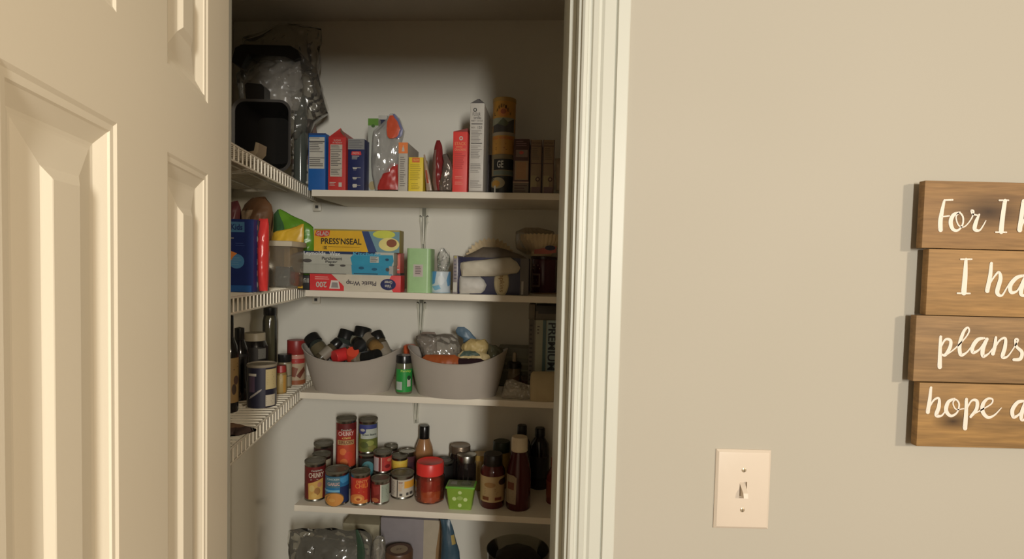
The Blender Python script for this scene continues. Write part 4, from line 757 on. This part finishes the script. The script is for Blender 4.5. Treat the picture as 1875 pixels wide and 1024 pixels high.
can('dark can with a cream label edge behind the leftmost soup can', 571, 606.5, 825, 899, Z4, C(52, 38, 30, 2.2, .35), [('r', .7, 0, 1, 1, C(150, 144, 120, 2))])
can('dark can showing only its lid behind the striped can', 704, 728, 812, 884, Z4, C(60, 44, 36, 2.2, .35), [])
can('can with a silver lid and plum label beside the red lidded jar', 729, 762, 820, 890, Z4, C(76, 44, 50, 2.2, .35), [('r', 0, .6, 1, .8, C(60, 34, 44, 2))], lid=M_STEEL)
can('wide black can behind the red lidded jar', 795, 830, 836, 897, Z4, C(34, 32, 30, 2.2, .35), [], lid=C(60, 58, 50, 1.8, .4))
# jars and bottles
NK = [(.95, 0), (1, .02), (1, .42), (.92, .52), (.45, .72), (.40, .76), (.38, .8)]
jar('dressing_bottle', 'tan dressing bottle with a tall black cap at the back', 'bottle', 758.5, 792.5, 777, 888, Z4, [(.95, 0), (1, .02), (1, .55), (.9, .63), (.55, .78)], C(140, 100, 62, 2.3, .2), [(.5, .70), (.56, .72), (.56, .985), (.5, 1), (.01, 1)], C(22, 20, 20, 1.8, .25))
REDL = C(196, 40, 32, 2.3, .35)
PGL = filmmat((.80, .62, .52), .10, .05, (.5, .2, .12), .5)
o, F, r, h = jar('candy_jar', 'clear jar of orange and red sweets with a red screw lid', 'jar', 759, 814, 837, 926, Z4, [(.86, 0), (.97, .03), (1, .12), (1, .62), (.93, .68), (.88, .72)], PGL, [(.9, .69), (.93, .70), (.93, .97), (.88, 1), (.82, .985), (.01, .985)], REDL)
sw_ = lambda a, z: 1+.05*math.sin(5*a+z*300)+.04*math.sin(9*a-z*210)
MB().lathe([(r*.82, .003), (r*.93, .008), (r*.93, h*.14), (r*.9, h*.24), (r*.86, h*.32)], C(176, 92, 44, 2.2, .35), 40, rfun=sw_).build('contents', o)
MB().lathe([(r*.86, h*.30), (r*.8, h*.38), (r*.84, h*.46), (r*.74, h*.56), (r*.5, h*.60), (r*.01, h*.61)], C(160, 46, 38, 2.2, .3), 40, rfun=sw_).build('contents', o)
for (nm, lb, x0, x1, yt, yb) in [('preserve_jar', 'tall dark preserve jar with a steel lid at the back', 823, 861, 810, 892), ('preserve_jar', 'dark preserve jar with shiny steel lid behind the green tub', 834.5, 872.5, 826.5, 904)]:
    jar(nm, lb, 'jar', x0, x1, yt, yb, Z4, [(.93, 0), (1, .04), (1, .74), (.9, .82), (.9, .84)], C(30, 24, 22, 2, .12), [(.92, .81), (.96, .82), (.97, .975), (.93, 1), (.86, .985), (.01, .985)], M_STEEL if yt > 820 else C(110, 96, 80, 2, .35, .6))
# green square tub
GT = C(110, 140, 40, 2.2, .4); F = bF(850.5, .055, Z4); p = hitz(850, 935.5, Z4); dF = (Vector((p.x, p.y, 0))-F0).dot(NB); F = bF(850.5, dF, Z4)
wb = (F.xz(873, 920)[0]-F.xz(828.5, 920)[0])/2; wt = (F.xz(877, 895)[0]-F.xz(823.5, 895)[0])/2; hh = F.xz(850, 893)[1]; dp = .06
o = empty('square_tub', F, 'square lime green plastic tub with a darker printed lid', 'tub')
mb = MB(); rs = []
for t in (0, .08, .5, 1):
    w_ = wb*.93+(wt*.96-wb*.93)*t; dd_ = (dp*.42)+(dp*.5-dp*.42)*t; P = poly(2*w_, 2*dd_, .006); rs.append([(x, y-dd_+dp*.5, hh*.93*t) for x, y in P])
n = len(rs[0]); vv = [p for q in rs for p in q]; mb.add(vv, [(i*n+k, i*n+(k+1) % n, (i+1)*n+(k+1) % n, (i+1)*n+k) for i in range(3) for k in range(n)]+[tuple(range(n-1, -1, -1)), tuple(3*n+k for k in range(n))], GT)
fr = lambda u, v, o_: ((2*u-1)*(wb*.93+(wt*.96-wb*.93)*v), dp*.5-(dp*.42+(dp*.08)*v)-.0006-o_, v*hh*.93)
mb.deco(fr, [('e', .5, .82, .07, .08, C(180, 196, 130, 2)), ('e', .28, .52, .08, .09, C(180, 196, 130, 2)), ('e', .72, .5, .08, .09, C(180, 196, 130, 2)), ('e', .5, .22, .08, .09, C(180, 196, 130, 2)), ('e', .5, .56, .12, .1, C(140, 166, 80, 2)), ('r', .1, .02, .9, .06, C(130, 160, 60, 2))])
mb.build('basin', o)
MB().box(-wt, wt, 0, dp, hh*.90, hh, C(90, 150, 40, 2.3, .4), .002).box(-wt*.9, wt*.9, .004, dp-.004, hh, hh+.0015, C(90, 100, 60, 2, .4), .0006).deco(lambda u, v, o_: ((2*u-1)*wt*.86, .006+v*(dp-.012), hh+.0016+o_), [('p', [(.08, .2), (.35, .2), (.3, .8), (.1, .7)], C(130, 134, 120, 2)), ('r', .5, .2, .9, .8, C(70, 80, 56, 2)), ('l', .52, .25, .88, .75, 5, C(130, 136, 110, 2))]).build('lid', o)
BBQ = C(70, 26, 22, 2.2, .18)
jar('sauce_bottle', 'squat brown sauce bottle with black cap and cream label', 'bottle', 878, 923.5, 825, 933.5, Z4, [(.94, 0), (1, .03), (1, .66), (.95, .72), (.75, .80)], BBQ, [(.74, .77), (.77, .78), (.77, .985), (.72, 1), (.01, 1)], C(34, 28, 24, 1.8, .4), (.13, .62, 1.01), C(160, 134, 92, 2.3),
    [('e', .9, .78, .16, .13, C(50, 30, 24, 2)), ('r', .12, .08, .36, .22, C(110, 60, 30, 2)), ('r', .6, .08, .86, .2, C(110, 50, 30, 2)), ('e', .4, .68, .22, .1, C(150, 110, 60, 2)), ('l', .2, .3, .74, .55, 4, C(130, 96, 60, 2))])
jar('ketchup_bottle', 'ketchup bottle with a big white cap near the shelf front', 'bottle', 925.5, 971, 795.5, 938, Z4, [(.93, 0), (1, .02), (1, .42), (.96, .55), (.66, .76), (.60, .82)], C(64, 20, 22, 2.2, .15), [(.62, .80), (.68, .81), (.66, .975), (.6, 1), (.01, 1)], C(184, 172, 148, 2.9, .4), (.10, .50, 1.015), None,
    [('p', [(.02, .0), (.40, .0), (.42, .92), (.3, 1), (.02, 1)], C(140, 124, 100, 2.2)), ('r', .08, .5, .32, .75, C(110, 60, 40, 2)), ('l', .06, .1, .36, .42, 5, C(90, 70, 56, 2))])
jar('mustard_jar', 'mustard jar with a dark green cap behind the ketchup', 'jar', 897, 936, 803, 896, Z4, [(.94, 0), (1, .03), (1, .60), (.9, .72), (.76, .78)], C(140, 112, 50, 2.3, .3), [(.76, .76), (.8, .77), (.8, .985), (.75, 1), (.01, 1)], C(34, 46, 30, 2, .4))
jar('mustard_jar', 'yellow topped jar behind the squat sauce bottle', 'jar', 864, 896, 826, 900, Z4, [(.94, 0), (1, .03), (1, .8), (.9, .86)], C(120, 96, 50, 2.3, .3), [(.9, .84), (.94, .85), (.92, 1), (.01, 1)], C(150, 120, 56, 2.2, .4))
for (lb, x0, x1, yt, yb) in [('black sauce bottle peeking over the ketchup cap', 936, 970, 776, 905), ('black bottle standing at the right end of fourth shelf', 968, 1004, 781, 898)]:
    jar('soy_sauce_bottle', lb, 'bottle', x0, x1, yt, yb, Z4, [(.95, 0), (1, .02), (1, .64), (.92, .74), (.5, .84), (.42, .86)], C(26, 24, 24, 2, .12), [(.46, .85), (.52, .86), (.52, .985), (.45, 1), (.01, 1)], C(20, 20, 18, 1.6, .35), (.2, .55, 1.01), C(30, 28, 28, 2))
jar('sauce_bottle', 'red bottle mostly hidden by the right door jamb', 'bottle', 999, 1033, 835, 926, Z4, [(.95, 0), (1, .02), (1, .6), (.5, .8)], C(96, 34, 26, 2.2, .2), [(.5, .8), (.55, .81), (.55, .985), (.01, 1)], C(140, 60, 40, 2, .4), (.15, .5, 1.01), C(110, 50, 30, 2.2))
# ------------------------------------------------------------------ lowest shelf (tops only in the photo)
def lowF(px, d): return bF(px, d, Z5)
F = lowF(615, .07); o = empty('produce_bag', F, 'big clear zip bag of dark food on the lowest shelf', 'bag')
bagmesh(F, [(970, 528, 668), (976, 530, 680), (995, 528, 684), (1030, 532, 690), (1105, 530, 690)], .11, filmmat((.93, .93, .9), .26, .15, (.42, .4, .33), .5), amp=.012, seed=71, nu=40, nv=34, bulge=.3).build('film', o)
bagmesh(F, [(982, 560, 578), (988, 552, 600), (1000, 548, 664), (1020, 540, 672), (1100, 540, 676)], .08, C(34, 30, 26, 2, .5), amp=.008, seed=72, nu=30, nv=24).build('contents', o)
bagmesh(F, [(957, 661, 665), (970, 662, 671), (990, 664, 677), (1040, 664, 678)], .006, C(46, 66, 50, 2.2, .3), amp=.001, seed=73, nu=8, nv=14, yoff=-.05).build('zip_strip', o)
F = lowF(692, .04); bag('clear_bag', 'small clear bag beside the brown lidded jar', 'bag', F, [(983, 690, 702), (990, 684, 706), (1010, 680, 706), (1110, 680, 706)], .04, filmmat(haze=.25, hazec=(.5, .47, .4), gloss=.7), amp=.006, seed=74)
o, F, r, h = jar('spread_jar', 'brown lidded jar with a pale oval on its lid, lowest shelf', 'jar', 704, 754, 995, 1120, Z5, [(.95, 0), (1, .03), (1, .8)], C(110, 90, 70, 2), [(1.0, .78), (1.05, .80), (1.06, .97), (1.0, 1), (.01, 1)], C(84, 58, 40, 2.1, .4))
MB().deco(lambda u, v, o_: ((2*u-1)*r*.66, (2*v-1)*r*.66, h+o_), [('e', .5, .5, .5, .5, C(140, 124, 100, 2.2)), ('t', 'JIF', .32, .4, .68, .6, C(80, 60, 44, 2))]).build('lid_label', o)
o, w, h = carton('storage_box', 'pale lilac grey box with a white right edge, lowest shelf', 'box', 697, 808, 951, Z5, .14, .12, C(120, 114, 116, 2.3), [('r', .71, 0, 1, 1, C(150, 140, 122, 2.3)), ('p', [(.89, 0), (.92, .6), (.98, 1), (1, 1), (1, 0)], C(120, 94, 62, 2.2))], yb=1000)
carton('storage_box', 'cream box behind the zip bag on the lowest shelf', 'box', 628, 694, 960, Z5, .17, .10, C(144, 136, 112, 2.3), [], yb=1000)
F = lowF(828, .06); bag('snack_bag', 'tall slate blue pouch narrowing to its top, lowest shelf', 'bag', F, [(952, 806, 824), (965, 809, 829), (985, 810, 834), (1010, 808, 841), (1110, 800, 850)], .04, C(48, 70, 84, 2.2, .35), amp=.003, seed=75, m2=C(150, 130, 70, 2), band=(.16, .26, .72, .95))
F, r = cylF(886, 1003, 1150, Z5); h = topz(F, r, 944, 978)-Z5
o = empty('clear_bowl', F, 'large clear plastic bowl of dark food on the lowest shelf', 'bowl')
r *= .98
MB().lathe([(r*.6, 0), (r*.62, .003), (r*.85, h*.4), (r*.98, h*.8), (r, h*.97), (r*1.02, h), (r*.99, h), (r*.95, h*.8), (r*.82, h*.42), (r*.58, .006), (r*.01, .006)], filmmat((.85, .85, .8), .16, .06, (.4, .36, .3), .5), 48).build('bowl', o)
MB().lathe([(r*.55, .01), (r*.78, h*.45), (r*.74, h*.86), (r*.5, h*.96), (r*.01, h*.98)], C(34, 28, 24, 2, .5), 30, rfun=lambda a, z: 1+.05*math.sin(7*a+z*60)).build('contents', o)
# board leaning in the left corner
pb_ = px3(456, 1024, 1.62); pt_ = px3(471, 962, 1.70)
mb = MB(); d = (pt_-pb_).normalized(); bt = pb_-d*((pb_.z-.001)/d.z)
a = math.atan2(pt_.x-pb_.x, pt_.z-pb_.z)
o = empty('leaning_board', Frame((bt.x, bt.y, 0)), 'dark brown board leaning in the pantry left corner', 'board')
L = (pt_-bt).length
MB().box(-.022, .004, -.12, .12, 0, L, C(62, 46, 30, 2.2, .6), .003).build('panel', o)
MB().tube([(-.024, -.12, .01), (-.024, -.12, L-.02), (-.024, .12, L-.02)], .002, C(40, 30, 22, 2)).build('edge_strip', o)
o.rotation_euler = (0, math.atan2(d.x, d.z), 0); o.location.z = .012
# ------------------------------------------------------------------ left wire shelves
WZ = [z+.0 for z in ZW]
def wF(px, Y, i, rz=0): return yF(px, Y, WZ[i], rz)
def wY(px, py, i): return hitz(px, py, WZ[i]).y
# uppermost wire shelf: pans and bowls in bags
F = wF(478, 1.62, 0, .0); PAN = C(20, 19, 18, 2, .3)
o = empty('roasting_pan', F, 'deep black roasting pan standing on end, grey rim facing right', 'pan')
x0, z0 = F.xz(424, 308); x1, z1 = F.xz(532, 183); z0 = .001
def rrect(x0, x1, z0, z1, r, n=6): return [((x1-r if sx > 0 else x0+r)+r*math.cos(a), (z1-r if sz > 0 else z0+r)+r*math.sin(a)) for sx, sz, q in ((1, 1, 0), (-1, 1, 1), (-1, -1, 2), (1, -1, 3)) for a in [math.pi/2*(q+i/n) for i in range(n+1)]]
outer = rrect(x0, x1, z0, z1, .03)[::-1]; inner = rrect(x0+.007, x1-.007, z0+.007, z1-.006, .028)[::-1]; back = rrect(x0+.035, x1-.035, z0+.035, z1-.03, .022)[::-1]
n = len(outer); mb = MB(); v = [(x, 0, z) for x, z in outer]+[(x, .004, z) for x, z in inner]+[(x, .085, z) for x, z in back]+[(x, .004, z) for x, z in outer]+[(x, .088, z) for x, z in back]
rg_ = lambda a, b: [(a*n+k, a*n+(k+1) % n, b*n+(k+1) % n, b*n+k) for k in range(n)]
mb.add(v, rg_(1, 2)+[tuple(2*n+k for k in range(n))]+rg_(4, 3)+[tuple(4*n+k for k in range(n))[::-1]], PAN).build('basin', o)
MB().add(v, rg_(0, 1)+rg_(3, 0), C(58, 56, 54, 1.9, .4)).build('rim', o)
hx0, hz0 = F.xz(445, 184); hx1, hz1 = F.xz(481, 150)
MB().slab([(hx0+.004, z1-.004), (hx0, hz1-.006), (hx0+.006, hz1), (hx1-.008, hz1-.003), (hx1, hz1-.012), (hx1, z1-.004)][::-1], .01, .05, PAN).build('handle', o)
F = wF(452, 1.40, 0); CRM = C(104, 90, 68, 2.2, .5)
o = empty('cream_bowl', F, 'cream rectangular dish with curled rim on the uppermost wire shelf', 'bowl')
ax, az = F.xz(474, 262); bx, _ = F.xz(400, 270)
MB().slab([(bx, .001), (ax-.012, .001), (ax-.002, .012), (ax, az), (ax-.008, az+.002), (ax-.012, az*.45), (ax-.035, az*.32), (bx, az*.45)][::-1], 0, .045, CRM).build('dish', o)
F = wF(495, 1.78, 0)
o = empty('foil_pan', F, 'shiny round foil pan rim behind the black roasting pan', 'pan'); rr = (F.xz(522, 180)[0]-F.xz(440, 180)[0])/2; cx = F.xz(482, 200)
mb = MB().lathe([(rr*.75, 0), (rr*.95, .03), (rr, .034), (rr*1.03, .032), (rr*1.03, .036), (rr*.95, .037), (rr*.72, .004), (rr*.01, .004)], C(190, 190, 184, 2, .12, 1), 40, rfun=lambda a, z: 1+.006*math.sin(40*a))
mb.v = [(cx[0]+x, z*-1+.04, rr*1.03+.001+y*1.0) for x, y, z in mb.v]; zt2 = F.xz(482, 168)[1]; dz = zt2-2*rr*1.03
mb.build('dish', o, (0, 0, max(0, dz) if dz < .02 else 0))
F = wF(548, 1.80, 0)
o = empty('pitcher', F, 'grey clear lidded pitcher in plastic behind the foil pan', 'pitcher')
jr_ = (F.xz(549, 190)[0]-F.xz(527, 190)[0])/2*1.1; hj = F.xz(538, 166)[1]
MB().lathe([(jr_*.9, 0), (jr_, .01), (jr_*1.02, hj*.6), (jr_*.9, hj*.9), (jr_*.95, hj)], C(70, 74, 68, 2, .15), off=(F.xz(538, 190)[0], 0.06, 0)).build('body', o)
F = wF(500, 1.82, 0)
o = empty('tray_in_bag', F, 'black curved tray wrapped in clear plastic, topmost item at left', 'tray')
zb_, zt_ = F.xz(470, 105)[1], F.xz(470, 82)[1]; xa, xb = F.xz(424, 95)[0], F.xz(549, 95)[0]
MB().slab(([(xa, zt_-.055), (xa+.01, zt_-.012), (xa+.03, zt_), (xb-.03, zt_), (xb-.006, zt_-.014), (xb, zt_-.036), (xb-.02, zt_-.046), (xb-.045, zt_-.034), (xa+.05, zt_-.03), (xa+.03, zt_-.07)])[::-1], 0, .16, PAN).build('tray', o)
bagmesh(F, [(28, 494, 514), (38, 478, 574), (60, 430, 575), (85, 424, 570), (110, 425, 566), (150, 424, 574), (175, 424, 584), (195, 430, 590), (215, 470, 562), (250, 480, 552), (300, 470, 545)], .12, filmmat((.9, .89, .86), .13, .2, (.46, .43, .38), .6), amp=.020, seed=81, nu=60, nv=70, bulge=.25, yoff=.06, freq=14).build('plastic_wrap', o)
bagmesh(F, [(108, 470, 545), (125, 448, 548), (150, 440, 550), (175, 444, 548), (200, 460, 540)], .08, filmmat((.9, .9, .88), .42, .3, (.55, .52, .47), .5), amp=.012, seed=82, nu=30, nv=24, yoff=.02).build('plastic_wrap', o)
F = wF(572, 1.98, 0, -AL)
jar('food_bag', 'dusty pink rounded bag end behind the blue carton', 'jar', 0, 0, 0, 0, 0, [(.7, 0), (1, .3), (1, .7), (.7, .92)], C(104, 84, 74, 2.2, .6), [(.7, .9), (.6, .97), (.3, 1), (.01, 1)], C(104, 84, 74, 2.2, .6), F=Frame((px3(566, 240, 1.93).x, 1.93, WZ[0]), 0), r=.03, height=px3(573, 219, 1.93).z-WZ[0])
F = wF(545, 1.86, 0)
o, w, h = carton('patterned_tin', 'small box with black floral print left of the blue carton', 'box', 533, 566, 292, WZ[0], 0, .07, C(120, 116, 104, 2.2), [('r', 0, .80, 1, 1, C(96, 76, 68, 2))]+[('e', (.13*k*5.3) % 1*.9+.05, .08+(k*.37 % .66), .07+.02*(k % 3), .06, INK) for k in range(11)]+[('p', [(0, 0), (1, .06), (1, .12), (0, .06)], PALE)], F=F, yb=338)
o.location.z = WZ[0]
carton_top = h
F = wF(546, 1.84, 0)
# middle wire shelf
Y = wY(455, 535, 1); F = wF(444, Y, 1, .0)
NV = C(22, 38, 92, 2.3, .4); 
carton('snack_carton', 'large dark blue snack box with a pale blue disc on wire shelf', 'box', 405, 464, 401, WZ[1], 0, .055, NV,
    [('r', .2, .82, .72, .96, C(60, 104, 140, 2.3)), ('t', 'Kids', .3, .85, .66, .93, NV, 0, 1), ('e', .48, .42, .24, .10, C(60, 116, 160, 2.3)), ('l', .32, .36, .64, .48, 4, C(90, 140, 176, 2)), ('r', .2, .0, .95, .09, C(26, 76, 136, 2.3)), ('p', [(0, .48), (.3, .56), (.5, .53), (.38, .48), (.3, .42), (0, .40)], C(200, 120, 50, 2.2)), ('l', .25, .72, .4, .75, 1, PALE), ('l', .45, .62, .8, .68, 2, C(50, 70, 130, 2))], F=F, yb=535)
F = wF(469, Y+.02, 1)
carton('snack_carton', 'dark box edge with small food pictures right of the blue box', 'box', 465, 474, 404, WZ[1], 0, .06, C(40, 30, 38, 2.2), [('e', .5, .1+.16*k, .34, .05, C(110, 70, 60, 2.2) if k % 2 else C(120, 116, 110, 2)) for k in range(6)], F=F, yb=535)
F = wF(483, Y+.03, 1)
bag('cookie_sleeve', 'tall glossy red plastic sleeve beside the blue snack box', 'packet', F, [(400, 474, 490), (410, 473, 492), (460, 473, 491.5), (500, 473.5, 491), (533, 474, 490)], .035, C(160, 36, 34, 2.4, .22), amp=.0022, seed=91, nu=18, nv=40, bulge=.4)
F = wF(520, 1.62, 1)
o = empty('food_container', F, 'clear plastic container with a white lid on the middle wire shelf', 'container')
x0, _ = F.xz(491, 490); x1, _ = F.xz(531, 490); zt_ = F.xz(518, 441)[1]; cx = (x0+x1)/2; w_ = (x1-x0)
MB().box(cx-w_/2, cx+w_/2, 0, .11, .001, zt_-.012, filmmat((.80, .76, .68), .28, .15, (.40, .35, .28), .4), .008).build('body', o)
MB().box(cx-w_/2-.004, cx+w_/2+.006, -.004, .114, zt_-.016, zt_, C(150, 142, 124, 2.3, .4), .003).build('lid', o)
b2 = bagmesh(F, [(489, 494, 524), (500, 492, 530), (515, 492, 528), (528, 493, 526)], .05, C(50, 74, 92, 2.3, .3), amp=.006, seed=92, nu=18, nv=14, yoff=.04).build('blue_packet', None, F.o); tag(b2, 'blue foil packet inside the clear lidded container', 'packet')
F = wF(528, 1.76, 1)
bag('chip_bag', 'folded yellow bag standing behind the clear container', 'bag', F, [(411, 552, 556), (418, 535, 556), (424, 500, 556), (440, 492, 556), (480, 500, 556), (531, 510, 554)], .03, C(176, 140, 26, 2.4, .35), amp=.003, seed=93)
F = wF(535, 1.87, 1)
bag('chip_bag', 'bright green bag with a slanting top behind the yellow bag', 'bag', F, [(384, 508, 513), (392, 502, 530), (405, 497, 556), (416, 495, 574), (440, 496, 575), (528, 505, 570)], .04, C(84, 130, 30, 2.4, .3), amp=.006, seed=94, m2=C(50, 84, 50, 2.2, .3), band=(.0, .6, .0, .35))
F = wF(475, 1.66, 1)
bag('bread_bag', 'brown bread bag behind the blue and red packages', 'bag', F, [(362, 462, 486), (374, 446, 497), (392, 440, 500), (440, 446, 496), (528, 450, 494)], .10, C(84, 58, 36, 2.3, .45), amp=.009, seed=95, m2=C(130, 112, 90, 2.2), band=(.12, .3, 0, .5))
F = wF(428, 1.48, 1)
bag('snack_bag', 'dull red bag top rising above the blue snack box', 'bag', F, [(371, 414, 436), (382, 408, 441), (430, 405, 441), (534, 408, 440)], .06, C(84, 40, 44, 2.2, .4), amp=.007, seed=96)
# lowest wire shelf
Y = wY(481, 746, 2)
lab_can = [('r', .05, .0, .62, 1, C(28, 28, 44, 2.2)), ('r', .10, .40, .27, .84, C(74, 58, 76, 2.2)), ('r', .08, .80, .32, .86, PALE), ('r', .62, .46, .97, .96, C(150, 136, 96, 2.3)), ('l', .68, .55, .9, .9, 6, C(110, 90, 50, 2)), ('p', [(.1, .22), (.48, .44), (.5, .48), (.42, .46), (.14, .30)], C(140, 136, 130, 2)), ('r', .62, .04, .92, .32, C(150, 142, 124, 2.3)), ('l', .65, .08, .88, .28, 4, LINE)]
F, r, = cylF(451.5, 507, 748, WZ[2])
h = topz(F, r, 479, 661)-WZ[2]
o = empty('drink_mix_can', F, 'large navy canister with cream panels on the lowest wire shelf', 'canister')
MB().lathe([(r*.98, 0), (r, .003), (r, h-.006)], C(28, 28, 40, 2.2, .3)).deco(cylf(r, 0, h-.008), lab_can, nu=14).build('body', o)
MB().lathe([(r*1.0, h-.008), (r*1.03, h-.006), (r*1.03, h-.001), (r*.98, h), (r*.93, h-.003), (r*.01, h-.003)], C(120, 112, 96, 2.2, .35)).build('lid', o)
jar('wine_bottle', 'black bottle with a tan food label at the door edge', 'bottle', 402, 437, 575, 757, WZ[2], [(.95, 0), (1, .02), (1, .58), (.85, .68), (.4, .78)], C(24, 22, 22, 2, .12), [(.4, .76), (.45, .77), (.45, .985), (.01, 1)], BC, (.1, .56, 1.01), C(120, 96, 56, 2.4), [('e', .75, .3, .12, .12, C(60, 44, 34, 2)), ('e', .85, .5, .12, .1, C(70, 50, 40, 2)), ('l', .5, .7, .95, .9, 3, C(80, 60, 34, 2))])
jar('soy_sauce_bottle', 'plain black bottle between the tan labelled bottle and navy canister', 'bottle', 421, 455, 598, 735, WZ[2], [(.95, 0), (1, .02), (1, .62), (.85, .72), (.5, .84)], C(20, 19, 19, 2, .12), [(.5, .82), (.55, .83), (.55, .985), (.01, 1)], BC, (.6, .64, 1.005), C(20, 20, 20, 2))
jar('vitamin_jar', 'black vitamin jar with white lid behind the navy canister', 'jar', 441, 491, 607, 715, WZ[2], [(.95, 0), (1, .02), (1, .74), (.8, .86)], C(24, 22, 22, 2, .2), [(.76, .84), (.8, .85), (.8, .985), (.76, 1), (.01, 1)], C(140, 132, 112, 2.3, .45), (.2, .76, 1.01), C(26, 24, 24, 2), [('r', .62, .62, .9, .95, C(96, 96, 92, 2.2)), ('l', .64, .66, .88, .9, 3, LINE)])
jar('glass_bottle', 'tall dark clear bottle with black cap at the wall', 'bottle', 480, 507, 561, 695, WZ[2], [(.95, 0), (1, .02), (1, .8), (.8, .9)], filmmat((.6, .6, .52), .1, .05, (.2, .2, .16), .5), [(.82, .88), (.9, .89), (.9, .985), (.01, 1)], BC, (.1, .15, 1.0), C(60, 58, 50, 2))
jar('small_jar', 'small jar with a black cap and white label by the wall', 'jar', 508, 534, 646, 712, WZ[2], [(.95, 0), (1, .03), (1, .72), (.9, .78)], C(110, 100, 76, 2.2, .3), [(.93, .76), (1, .78), (1, .985), (.01, 1)], BC, (.06, .72, 1.015), C(130, 124, 104, 2.3), [('l', .1, .5, .9, .95, 5, LINE), ('r', 0, .44, 1, .47, LINE)])
jar('small_jar', 'little red capped jar with yellow label behind navy canister', 'jar', 503, 525, 667, 722, WZ[2], [(.95, 0), (1, .03), (1, .70), (.8, .76)], C(110, 90, 50, 2.2, .3), [(.84, .74), (.95, .76), (.85, .985), (.01, 1)], C(120, 30, 26, 2.3, .4), (.05, .66, 1.015), C(130, 112, 66, 2.3), [('l', .1, .4, .6, .9, 4, LINE), ('r', .7, 0, .9, 1, C(150, 110, 40, 2))])
jar('cinnamon_jar', 'tall spice jar with a ribbed red lid left of the white tub', 'spice jar', 525.5, 559, 620.5, 706, WZ[2], [(.96, 0), (1, .02), (1, .68), (.97, .70)], C(150, 120, 96, 2.3, .3), [(1.0, .68), (1.03, .69), (1.03, .985), (1.0, 1), (.01, 1)], C(120, 30, 26, 2.3, .4), (.02, .67, 1.01), C(150, 130, 104, 2.3),
    [('r', 0, .72, 1, 1, C(150, 40, 34, 2.2)), ('r', 0, .88, 1, 1, C(176, 120, 104, 2)), ('l', .1, .76, .6, .84, 1, PALE), ('p', [(.1, .3), (.3, .62), (.6, .55), (.45, .25)], C(110, 56, 34, 2.2)), ('p', [(.5, .3), (.9, .6), (.95, .45), (.7, .2)], C(96, 46, 30, 2.2)), ('r', 0, 0, 1, .14, C(130, 70, 36, 2.2))])
F = wF(435, 1.38, 2)
Fx = Frame((px3(432, 800, 1.32).x, 1.32, WZ[2]))
bag('rice_bag', 'brown clear bag lying on the lowest wire shelf by the door', 'bag', Fx, [(776, 380, 440), (784, 378, 458), (800, 378, 466), (812, 378, 462), (824, 385, 440)], .09, C(96, 74, 56, 2.6, .3), amp=.012, seed=97, freq=30, m2=C(60, 46, 42, 2.2), band=(.1, .5, .5, 1))
